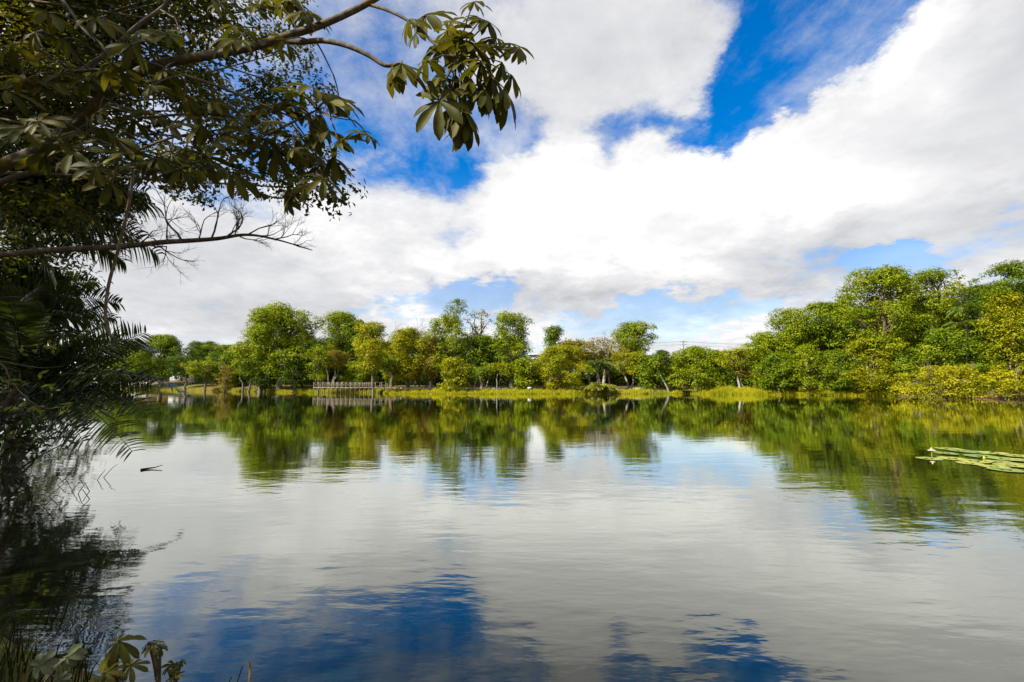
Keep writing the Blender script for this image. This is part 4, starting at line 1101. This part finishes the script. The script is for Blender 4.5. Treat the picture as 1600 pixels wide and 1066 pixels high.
# ---- bare branch reaching over the water, and the hanging vine
rng = np.random.default_rng(8)
BP = pxpath([(-140, 405), (0, 398), (80, 391), (180, 386), (250, 379), (300, 376), (340, 373), (385, 367), (430, 374), (488, 391)], [7.4, 6.6, 6.2])
db = empty('bare_branch', Vector(BP[0])); tag(db, 'long leafless branch with fine twigs reaching right above the palms', 'branch')
MB().add(*tube(BP, [0.055, 0.05, 0.045, 0.038, 0.03, 0.016, 0.006], 8)).build('limb', b_dead, db, smooth=True)
tw = MB()
for i, (px, py, vx, vz, L, r, dep) in enumerate([(285, 378, -.25, 1, .34, .013, 4), (262, 380, -.5, .8, .30, .010, 4), (330, 374, .35, .9, .34, .013, 4), (352, 372, .6, .7, .30, .012, 4), (385, 368, .9, .35, .28, .010, 4), (400, 369, 1, -.15, .26, .009, 4), (430, 374, 1, .2, .22, .008, 4), (445, 378, 1, -.3, .2, .006, 3),
        (235, 383, .9, -.35, .30, .010, 4), (215, 385, .3, .7, .28, .009, 3), (190, 386, -.3, .7, .25, .008, 3), (250, 385, .8, -.5, .24, .008, 4), (375, 370, .8, -.45, .22, .007, 3), (310, 376, .5, .9, .28, .009, 3), (365, 371, .2, 1, .26, .009, 4)]):
    p = at(px, py, float(np.interp(px, [0, 488], [6.6, 6.2])))
    twig_tree(tw, rng, p, (vx, rng.uniform(-.3, .3), vz), L * 1.1, r * 1.35, dep, 0.08, 0.46, 3, 4, (2, 4))
tag(tw.build('twigs', b_dead, db), kind='stuff')
VP = pxpath([(210, 230), (206, 290), (198, 335), (185, 390), (170, 445), (165, 490), (170, 520), (177, 527), (184, 527)], 5.9)
vn = MB().add(*tube(VP, [0.017, 0.02, 0.02, 0.019, 0.02, 0.015], 7)).build('vine', b_vine, None, tuple(VP[0]), True); tag(vn, 'brown woody vine hanging down in a curve beside the palms', 'vine')

# ---- feather palms
def frond(mb_r, mb_l, rng, P0, d0, L, droop, nleaf=46, leaf=0.55, width=0.032, hang=0.5, r=0.022, tint=0.5, end=None, arch=0.3, roll=0.0):
    """One feather leaf: midrib bending under its weight, leaflets in two rows."""
    d = unit(np.asarray(d0, float)); p = np.asarray(tuple(P0), float)
    S = 22
    if end is not None:                                    # an arch from the crown to a measured tip
        q0, q1 = p, np.asarray(tuple(end), float)
        tt = np.linspace(0, 1, S + 1)[:, None]
        pts = q0 + (q1 - q0) * tt + np.array([0, 0, 1.0]) * arch * np.linalg.norm(q1 - q0) * (tt ** 0.8 - tt ** 2.4) * 1.6
        dirs = unit(np.gradient(pts, axis=0))
        return feather(mb_r, mb_l, rng, pts, dirs, S, nleaf, leaf, width, hang, r, tint, roll)
    pts, dirs = [p], [d]
    for i in range(S):
        d = unit(d + np.array([0, 0, -droop / S * (0.35 + 1.5 * i / S)]))
        p = p + d * L / S
        pts.append(p); dirs.append(d)
    feather(mb_r, mb_l, rng, np.array(pts), np.array(dirs), S, nleaf, leaf, width, hang, r, tint)
def feather(mb_r, mb_l, rng, pts, dirs, S, nleaf, leaf, width, hang, r, tint, roll=0.0):
    mb_r.add(*tube(pts, [r, r * 0.7, r * 0.2], 5), tint)
    ts = np.linspace(0.14, 0.995, nleaf)
    for t in ts:
        i = t * S; k = min(int(i), S - 1); f = i - k
        q = pts[k] * (1 - f) + pts[k + 1] * f; dd = unit(dirs[k] * (1 - f) + dirs[k + 1] * f)
        side = unit(np.cross(dd, [0, 0, 1.0])); upv = np.cross(side, dd)
        side, upv = side * math.cos(roll) + upv * math.sin(roll), upv * math.cos(roll) - side * math.sin(roll)
        ll = leaf * (0.55 + 0.6 * math.sin(math.pi * min(1, t * 0.85 + 0.12))) * rng.uniform(0.85, 1.1)
        if t > 0.85: ll *= 1 - (t - 0.85) * 2.6
        for s in (-1, 1):
            if rng.random() < 0.04: continue
            v = unit(side * s + dd * rng.uniform(0.45, 0.75) + upv * rng.normal(0.18, 0.08))
            Q = [q]
            for m in range(4):
                v = unit(v + np.array([0, 0, -hang * (0.25 + 0.30 * m)]) * 0.7)
                Q.append(Q[-1] + v * ll / 4)
            Q = np.array(Q)
            wv = dd + rng.normal(0, .25, 3); wv = unit(wv - v * wv.dot(v))
            w = width * np.array([0.5, 1.0, 0.95, 0.6, 0.04])[:, None] * 0.5
            V = np.stack([Q - wv * w, Q + wv * w], 1).reshape(-1, 3)
            F = [(2 * a, 2 * a + 1, 2 * a + 3, 2 * a + 2) for a in range(4)]
            mb_l.add(V, F, np.clip(tint + rng.normal(0, 0.10), 0, 1))
def palm(name, label, base, crown, fr, group, mat, trunk_r=0.1, stem_mat=None, cat='palm', seed=1):
    rng = np.random.default_rng(seed)
    o = empty(name, base); tag(o, label, cat, group)
    c = Vector(crown)
    mid = (Vector(base) * 0.5 + c * 0.5) + Vector((rng.normal(0, .1), rng.normal(0, .1), 0))
    MB().add(*tube(smooth_path([tuple(Vector(base) - Vector((0, 0, .3))), tuple(mid), tuple(c)]), [trunk_r * 1.25, trunk_r, trunk_r * 0.8], 9)).build('trunk', stem_mat or BARK['brown'], o, smooth=True)
    for f in fr:
        mr, ml = MB(), MB()
        frond(mr, ml, rng, c, f['d'], f['L'], f['droop'], f.get('n', 46), f.get('leaf', .55), f.get('w', .034), f.get('hang', .5), f.get('r', .022), f.get('tint', .5), f.get('end'), f.get('arch', .3), f.get('roll', 0.0))
        ml.V, ml.F, ml.T = mr.V + ml.V, mr.F + [x + mr.n for x in ml.F], mr.T + ml.T
        ml.build('frond', mat, o)
    return o
def toward(c, px, py, d, lift):
    """Starting direction of a frond whose end hangs at a measured place."""
    v = at(px, py, d) - Vector(c)
    L = v.length
    u = v.normalized()
    return np.array([u.x, u.y, u.z + lift]), L
def measured_palm(name, label, base, crown, tips, extra, seed, mat=None, **kw):
    fr = []
    rng = np.random.default_rng(seed + 50)
    for (px, py, d, droop) in tips:
        dv, L = toward(crown, px, py, d, droop * 0.52)
        fr.append(dict(d=dv, L=L, droop=droop, end=at(px, py, d), arch=0.11 * droop, roll=rng.uniform(.45, 1.15) * rng.choice([-1, 1]), tint=rng.uniform(.3, .6), **kw))
    for i in range(extra):
        a = i * 2.4 + rng.uniform(0, 1); e = rng.uniform(0.15, 1.1)
        fr.append(dict(d=(math.cos(a) * math.cos(e), math.sin(a) * math.cos(e), math.sin(e)), L=rng.uniform(2.4, 3.4), droop=rng.uniform(.9, 1.6), tint=rng.uniform(.25, .6), **kw))
    return palm(name, label, base, crown, fr, 'palms on the left bank', mat or m_palm, 0.11, None, 'palm', seed)
def gp_(x, y): return (x, y, float(gz(x, y)))
c1 = tuple(at(-40, 300, 11.0))
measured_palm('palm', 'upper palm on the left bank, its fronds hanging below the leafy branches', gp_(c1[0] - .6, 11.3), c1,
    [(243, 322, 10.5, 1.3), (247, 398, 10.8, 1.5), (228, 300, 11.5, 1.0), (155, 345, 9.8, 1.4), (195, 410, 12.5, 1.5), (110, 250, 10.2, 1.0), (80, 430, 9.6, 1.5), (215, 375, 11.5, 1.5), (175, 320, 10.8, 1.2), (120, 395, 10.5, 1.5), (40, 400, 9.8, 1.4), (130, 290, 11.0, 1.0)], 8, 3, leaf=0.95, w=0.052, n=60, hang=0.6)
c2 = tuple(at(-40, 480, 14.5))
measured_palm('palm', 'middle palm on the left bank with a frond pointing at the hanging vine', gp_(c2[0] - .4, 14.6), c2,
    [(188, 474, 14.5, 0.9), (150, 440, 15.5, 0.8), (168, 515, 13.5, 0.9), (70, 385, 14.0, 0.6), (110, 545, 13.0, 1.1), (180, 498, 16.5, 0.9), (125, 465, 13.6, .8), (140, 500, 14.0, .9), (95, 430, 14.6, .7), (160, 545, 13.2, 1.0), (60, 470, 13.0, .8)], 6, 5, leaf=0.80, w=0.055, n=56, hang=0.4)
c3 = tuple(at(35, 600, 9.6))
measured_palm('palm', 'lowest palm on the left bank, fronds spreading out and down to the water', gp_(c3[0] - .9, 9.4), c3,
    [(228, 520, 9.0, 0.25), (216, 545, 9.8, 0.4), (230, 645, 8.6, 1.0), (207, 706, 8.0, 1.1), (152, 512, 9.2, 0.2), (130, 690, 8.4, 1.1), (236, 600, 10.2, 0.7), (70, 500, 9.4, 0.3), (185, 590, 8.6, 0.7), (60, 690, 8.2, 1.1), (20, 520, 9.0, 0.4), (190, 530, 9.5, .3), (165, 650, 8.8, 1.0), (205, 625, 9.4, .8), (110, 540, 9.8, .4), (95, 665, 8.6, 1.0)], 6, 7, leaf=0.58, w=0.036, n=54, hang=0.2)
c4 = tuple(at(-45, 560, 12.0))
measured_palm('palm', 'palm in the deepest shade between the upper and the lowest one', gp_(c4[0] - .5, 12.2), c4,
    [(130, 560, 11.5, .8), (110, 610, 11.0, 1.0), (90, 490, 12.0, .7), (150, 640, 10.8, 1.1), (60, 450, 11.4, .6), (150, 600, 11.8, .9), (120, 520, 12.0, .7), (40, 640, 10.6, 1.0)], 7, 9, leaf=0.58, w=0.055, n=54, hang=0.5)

# palms on the far shore
def far_palm(name, label, px, ytop, ybase, d, n, L, tint, hang, seed):
    P = at(px, ybase, d)
    z = max(float(gz(P.x, P.y)), 0.0)
    c = (P.x, P.y, max(z + 0.5, float(at(px, ytop, d).z)))
    rng = np.random.default_rng(seed)
    fr = [dict(d=(math.cos(i * 2.4) * .8, math.sin(i * 2.4) * .8, rng.uniform(.25, 1.1)), L=L * rng.uniform(.8, 1.1), droop=rng.uniform(1.3, 2.2), n=26, leaf=L * .26, w=.13, hang=hang, r=.05, tint=tint + rng.normal(0, .1)) for i in range(n)]
    return palm(name, label, (P.x, P.y, z), c, fr, 'palms on the far shore', m_palm_far, 0.17, BARK['grey'], 'palm', seed)
far_palm('palm', 'tall green palm in the middle of the far shore', 935, 572, 606, 92, 15, 3.6, .42, .8, 40)
far_palm('palm', 'green palm just right of the tall one on the far shore', 953, 578, 606, 93, 12, 3.0, .5, .8, 41)
far_palm('palm', 'green palm left of the tall one on the far shore', 921, 580, 606, 92.5, 11, 2.8, .45, .8, 42)
far_palm('palm', 'yellowing stemless palm drooping into the water of the far shore', 932, 606, 615, 87.2, 16, 2.9, .95, .9, 43)
far_palm('palm', 'second yellow palm drooping into the water right of the first', 950, 608, 615, 87.4, 11, 2.3, .9, .9, 44)
far_palm('palm', 'palm with drooping fronds among the trees near the right edge', 1541, 490, 606, 69.5, 16, 4.2, .35, .8, 45)
far_palm('palm', 'shorter palm beside the drooping one near the right edge', 1518, 512, 606, 70.5, 12, 3.4, .5, .8, 46)

# ---- leafy shrubs of the left bank
def shrub(label, spots, leaf, mat, seed, group='shrubs on the left bank', dens=9.0, name='shrub', per=6, stem=True):
    rng = np.random.default_rng(seed)
    L = np.array([(*at(x, y, d), r, r, r * .75) for x, y, d, r in spots])
    base = Vector((float(L[:, 0].mean()) - .4, float(L[:, 1].mean()), 0)); base.z = float(gz(base.x, base.y))
    o = empty(name, base); tag(o, label, 'shrub', group)
    mb = MB(); lobe_leaves(mb, rng, L, (0, 0, 0), leaf, dens, per, spread=leaf * 1.3, tint_sd=.22); mb.build('leaves', mat, o)
    s = MB()
    for l in L: s.add(*tube(smooth_path([tuple(base - Vector((0, 0, .1))), (np.array(tuple(base)) + l[:3]) / 2 + rng.normal(0, .15, 3), l[:3]], 5), [.03, .008], 5))
    s.build('stems', b_moss, o, smooth=True)
    return o
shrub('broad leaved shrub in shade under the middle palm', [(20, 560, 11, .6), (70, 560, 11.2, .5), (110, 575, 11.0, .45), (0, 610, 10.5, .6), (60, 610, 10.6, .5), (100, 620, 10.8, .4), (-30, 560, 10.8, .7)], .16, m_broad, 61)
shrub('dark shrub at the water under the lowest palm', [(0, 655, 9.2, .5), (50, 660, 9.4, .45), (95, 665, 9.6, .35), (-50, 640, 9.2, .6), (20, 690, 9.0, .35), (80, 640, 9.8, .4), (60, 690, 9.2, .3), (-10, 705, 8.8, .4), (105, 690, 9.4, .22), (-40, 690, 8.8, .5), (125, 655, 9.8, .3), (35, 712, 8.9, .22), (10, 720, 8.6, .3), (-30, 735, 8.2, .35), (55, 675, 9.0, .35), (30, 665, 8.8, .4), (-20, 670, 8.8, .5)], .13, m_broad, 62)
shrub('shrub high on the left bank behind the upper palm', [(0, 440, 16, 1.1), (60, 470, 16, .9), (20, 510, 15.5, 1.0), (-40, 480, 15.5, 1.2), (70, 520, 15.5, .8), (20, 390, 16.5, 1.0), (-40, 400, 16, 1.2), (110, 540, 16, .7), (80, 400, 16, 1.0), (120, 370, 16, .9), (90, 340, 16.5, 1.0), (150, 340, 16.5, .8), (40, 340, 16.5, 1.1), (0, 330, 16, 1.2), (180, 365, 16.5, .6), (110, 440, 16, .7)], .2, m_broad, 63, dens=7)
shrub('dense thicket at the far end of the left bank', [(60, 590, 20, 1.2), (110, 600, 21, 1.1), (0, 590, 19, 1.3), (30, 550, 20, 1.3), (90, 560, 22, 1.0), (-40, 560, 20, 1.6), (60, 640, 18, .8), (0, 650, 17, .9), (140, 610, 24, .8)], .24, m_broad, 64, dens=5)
# sprig of sunlit compound leaves in front of the palms
rng = np.random.default_rng(71)
sp = empty('sprig', at(-60, 560, 7.6)); tag(sp, 'thin brown twig with sunlit light green leaflets in front of the lowest palm', 'twig')
S1 = pxpath([(-60, 560), (0, 568), (18, 596), (45, 625), (70, 638), (95, 636), (110, 632)], 7.6); S2 = pxpath([(-40, 560), (10, 566), (40, 572), (70, 575), (100, 572)], 7.7)
for S in (S1, S2): MB().add(*tube(S, [.012, .005], 5)).build('stem', b_vine, sp, smooth=True)
for cx, cy, n in ((20, 598, 4), (5, 592, 3), (40, 600, 3), (78, 600, 3), (88, 605, 2), (20, 640, 5), (35, 632, 4), (50, 640, 4), (62, 642, 4), (70, 650, 3), (95, 632, 3), (103, 634, 3), (65, 585, 3), (85, 545, 4), (75, 542, 4), (55, 540, 3), (40, 545, 3)):
    for k in range(n):
        c = np.array(tuple(at(cx + rng.normal(0, 5), cy + rng.normal(0, 4), 7.6 + rng.normal(0, .1))))
        V, F = rhombs(c[None], np.array([[rng.normal(0, .4), -.5, .9]]), np.array([[rng.normal(.2, .6), rng.normal(0, .3), -.5]]), .17, .06, .1)
        MB().add(V, F, rng.uniform(.3, .8)).build('leaf', m_lit, sp)

# ---- reeds and young plants at the near edge
rng = np.random.default_rng(81)
n = 1300
tt = rng.random(n)
ex = np.interp(tt, [0, .35, .7, 1], [-2.15, -3.4, -5.2, -9.2]); ey = np.interp(tt, [0, .35, .7, 1], [2.62, 3.2, 4.15, 7.9])
X, Y = ex + rng.normal(-.25, .28, n) - .1, ey + rng.normal(-.1, .22, n)
V, F4, F3 = blades(rng, X, Y, np.maximum(gz(X, Y), -.2) - .05, rng.uniform(.10, .36, n), .005 * rng.uniform(.6, 1.3, n), .45)
mb = MB().add(V, F4, np.repeat(np.clip(rng.normal(.5, .25, n), 0, 1), 5)); mb.F.append(F3)
tag(mb.build('reeds', m_reed), 'dark thin reeds along the near left water edge', 'reeds', kind='stuff')
YG = 'young plants at the near bank'
def seedling(label, base, leaves, grey=False, seed=0):
    o = empty('seedling', base); tag(o, label, 'plant', YG)
    rng = np.random.default_rng(seed)
    b = np.array(tuple(base))
    tops = []
    for (px, py, d, s, mi, nv) in leaves:
        p = at(px, py, d)
        put_leaf(o, p, s * d / FPX, (FAN_GREY if grey else FAN)[mi], nv, rng.uniform(0, 6.28), b + np.array([0, 0, .05]))
        tops.append(np.array(tuple(p)))
    top = np.mean(tops, 0)
    MB().add(*tube(smooth_path([b - np.array([0, 0, .1]), (b + top) / 2 + rng.normal(0, .01, 3), top + np.array([0, 0, -.02])], 5), [.009, .005], 6)).build('stem', b_vine, o, smooth=True)
def bank(px, py):
    """Point on the near bank seen at a pixel."""
    d = ray(px, py); o = Vector((0, 0, CAM_H)); t = 0.5
    while t < 12:
        p = o + d * t
        if p.z < float(gz(p.x, p.y)) or p.z < 0: return p
        t += 0.01
    return o + d * t
seedling('young plant with pale greyish fan leaves, nearest the reeds', bank(62, 1085), [(62, 1040, 2.45, 24, 0, (.1, -.75, .6)), (105, 1028, 2.55, 27, 1, (.15, -.6, .75)), (92, 1062, 2.4, 20, 0, (-.1, -.8, .5))], True, 3)
seedling('young plant with a drooping dark green fan leaf, middle of the near bank', bank(178, 1090), [(186, 1002, 2.5, 44, 3, (.2, -.4, .9)), (172, 1020, 2.5, 34, 4, (0, -.3, 1)), (205, 1040, 2.45, 28, 2, (.2, -.4, .8)), (165, 1052, 2.4, 30, 1, (-.3, -.5, .8))], False, 4)
seedling('small plant on a pale stalk standing clear against the water', bank(247, 1095), [(240, 1006, 2.6, 20, 2, (0, -.4, .9)), (250, 1010, 2.6, 16, 3, (.3, -.4, .9)), (232, 1004, 2.65, 18, 3, (-.3, -.3, .9))], False, 5)
seedling('lowest leafy plant at the right end of the near bank plants', bank(270, 1098), [(272, 1038, 2.7, 18, 2, (.2, -.4, .9)), (284, 1034, 2.7, 14, 3, (.3, -.4, .9)), (272, 1058, 2.6, 18, 1, (0, -.5, .9)), (262, 1046, 2.6, 15, 2, (-.2, -.4, .9))], False, 6)
for (x0, y0, x1, y1, x2, y2, d, r, lab, m) in ((387, 1080, 391, 1052, 389, 1034, 2.85, .008, 'brown stub of a stalk rising at the bottom edge', b_vine), (366, 1085, 372, 1062, 379, 1042, 2.85, .003, 'thin green blade beside the brown stub', m_reed), (350, 1085, 357, 1068, 362, 1058, 2.8, .003, 'short green blade left of the brown stub', m_reed)):
    P = smooth_path([at(x0, y0, d - .05), at(x1, y1, d), at(x2, y2, d)]); P = np.vstack([P[0] - np.array([0, 0, .25]), P])
    o = MB().add(*tube(P, [r, r, r * .9], 6)).build('stalk', m, None, tuple(P[0]), True); tag(o, lab, 'stalk')

# ---- bent stalks in the water, floating twig
rng = np.random.default_rng(91)
m_stalk = plain('dead_stalk', (0.03, 0.024, 0.016), .8, .2)
for k, (px, py) in enumerate([(60, 765), (76, 775), (90, 758), (88, 743), (102, 748), (112, 768), (122, 772), (124, 748), (140, 768), (152, 750), (162, 746), (68, 792), (140, 780)]):
    dd = ray(px, py); P = Vector((0, 0, CAM_H)) + dd * (CAM_H / -dd.z)
    h = rng.uniform(.07, .20); a = rng.uniform(-.9, .9)
    sx = rng.choice([-1, 1, 1]) * rng.uniform(.5, 1.3); top = P + Vector((h * sx, 0, h)); tip = top + Vector((h * sx * .5, 0, h * rng.uniform(-.25, .5)))
    Q = [tuple(P - Vector((0, 0, .2))), tuple(P), tuple(top), tuple(tip)]
    o = MB().add(*tube(Q, [.006, .006, .005, .003], 5)).build('bent_stalk', m_stalk, None, tuple(P)); tag(o, 'bent dark stalk sticking out of the water off the left bank', 'stalk', 'bent stalks in the water off the left bank')
def on_water(px, py):
    dd = ray(px, py); return Vector((0, 0, CAM_H)) + dd * (CAM_H / -dd.z)
a, b_ = on_water(220, 735), on_water(254, 731)
Q = smooth_path([a + Vector((0, 0, .015)), a.lerp(b_, .35) + Vector((0, .03, .02)), a.lerp(b_, .7) + Vector((0, -.03, .03)), b_ + Vector((0, 0, .06))])
o = MB().add(*tube(Q, [.022, .014, .006], 6)).build('floating_twig', m_stalk, None, tuple(a), True); tag(o, 'dark twig floating alone on the pale water left of centre', 'twig')

# ---- water lilies on the right
m_pad, t, out = material('lily_pad')
geo = N(t, 'ShaderNodeNewGeometry')
nz = noise(t, 9, 5, .6, geo.outputs['Position'])
atn = N(t, 'ShaderNodeAttribute', attribute_name='tint')
ad = N(t, 'ShaderNodeMath', operation='ADD'); link(t, nz, ad.inputs[0]); link(t, atn.outputs['Fac'], ad.inputs[1])
c = ramp(t, ad.outputs[0], [(0.45, (0.085, 0.15, 0.018)), (0.8, (0.16, 0.22, 0.025)), (1.0, (0.27, 0.27, 0.03))] )
p = N(t, 'ShaderNodeBsdfPrincipled'); link(t, c, p.inputs['Base Color']); p.inputs['Roughness'].default_value = .38; link(t, p.outputs[0], out.inputs[0])
m_petal = plain('lily_petal', (0.80, 0.76, 0.74), .5, .05); m_stamen = plain('lily_stamen', (0.7, 0.42, 0.03), .6, .1); m_bud = plain('lily_bud', (0.35, 0.30, 0.02), .5, .2)
P0 = on_water(1530, 716)
wl = empty('water_lily', (P0.x, P0.y, 0)); tag(wl, 'water lily with floating green pads, a white flower and buds, far right on the lake', 'water lily')
rng = np.random.default_rng(95)
def pad(px, py, rpx, lift=0.0):
    P = on_water(px, py); r = rpx * P.y / FPX
    a0 = rng.uniform(0, 6.28); n = 26; V = []
    tx, ty = rng.normal(0, .004), rng.normal(0, .004)
    for ring, f in enumerate((.34, .7, .93, 1.0)):
        for i in range(n):
            a = a0 + .14 + (2 * np.pi - .28) * i / (n - 1)
            rr = r * f * (1 + .03 * math.sin(3 * a))
            x, y = rr * math.cos(a), rr * math.sin(a)
            V.append((P.x + x, P.y + y, .007 + lift + x * tx + y * ty + (.004 * rng.uniform(-.5, 1.6) if f == 1.0 else 0) + .0015 * math.sin(5 * a)))
    V.append((P.x, P.y, .007 + lift))
    F = [(k * n + i, k * n + i + 1, (k + 1) * n + i + 1, (k + 1) * n + i) for k in range(3) for i in range(n - 1)]
    mb = MB().add(V, F, rng.uniform(.1, .55)); mb.F.append(np.array([(4 * n, i, i + 1) for i in range(n - 1)]))
    mb.build('lily_pad', m_pad, wl, smooth=True)
for k, (x, y, r_) in enumerate([(1452, 717, 20), (1484, 702, 18), (1502, 705, 19), (1478, 709, 18), (1488, 717, 18), (1522, 707, 20), (1553, 708.5, 21), (1535, 714, 20), (1522, 721, 20), (1515, 724.5, 18), (1590, 713, 22), (1570, 718, 20), (1560, 722, 19), (1553, 730, 22), (1572, 735, 21), (1595, 720, 20), (1600, 727, 20), (1580, 728, 20), (1622, 716, 22), (1630, 726, 22), (1650, 720, 22)]):
    pad(x, y, r_ * (.8 + .25 * ((k * 37) % 10) / 10), .001 + .0022 * (k % 4))
def flower(px, py, s):
    P = on_water(px, py)
    f = empty('flower', (0, 0, 0)); f.parent = wl; f.location = P - wl.location
    for ring, (n, el, L) in enumerate(((8, .35, 1.0), (7, .8, .85), (5, 1.15, .7))):
        for i in range(n):
            a = i * 2 * np.pi / n + ring * .4
            d = np.array([math.cos(a) * math.cos(el), math.sin(a) * math.cos(el), math.sin(el)]); nn = np.array([-math.cos(a) * math.sin(el), -math.sin(a) * math.sin(el), math.cos(el)])
            V, F = rhombs((d * L * s * .5 + np.array([0, 0, .10]))[None], nn[None], d[None], L * s, L * s * .42, .2)
            MB().add(V, F).build('petal', m_petal, None, (0, 0, 0)).parent = f
    MB().add(*lathe([(.01, .10), (s * .18, .12), (s * .2, .16), (.01, .2)], (0, 0, 0), 10)).build('stamens', m_stamen, None, (0, 0, 0)).parent = f
    MB().add(*tube([(0, 0, -.2), (0, 0, .12)], .008, 6)).build('flower_stem', m_bud, None, (0, 0, 0)).parent = f
flower(1456, 712, .11)
for px, py, h in ((1538, 722, .11),):
    P = on_water(px, py); MB().add(*lathe([(.006, -.2), (.007, h * .55), (.026, h * .7), (.022, h * .95), (.004, h * 1.25)], (P.x, P.y, 0), 8)).build('bud', m_bud, wl, smooth=True)
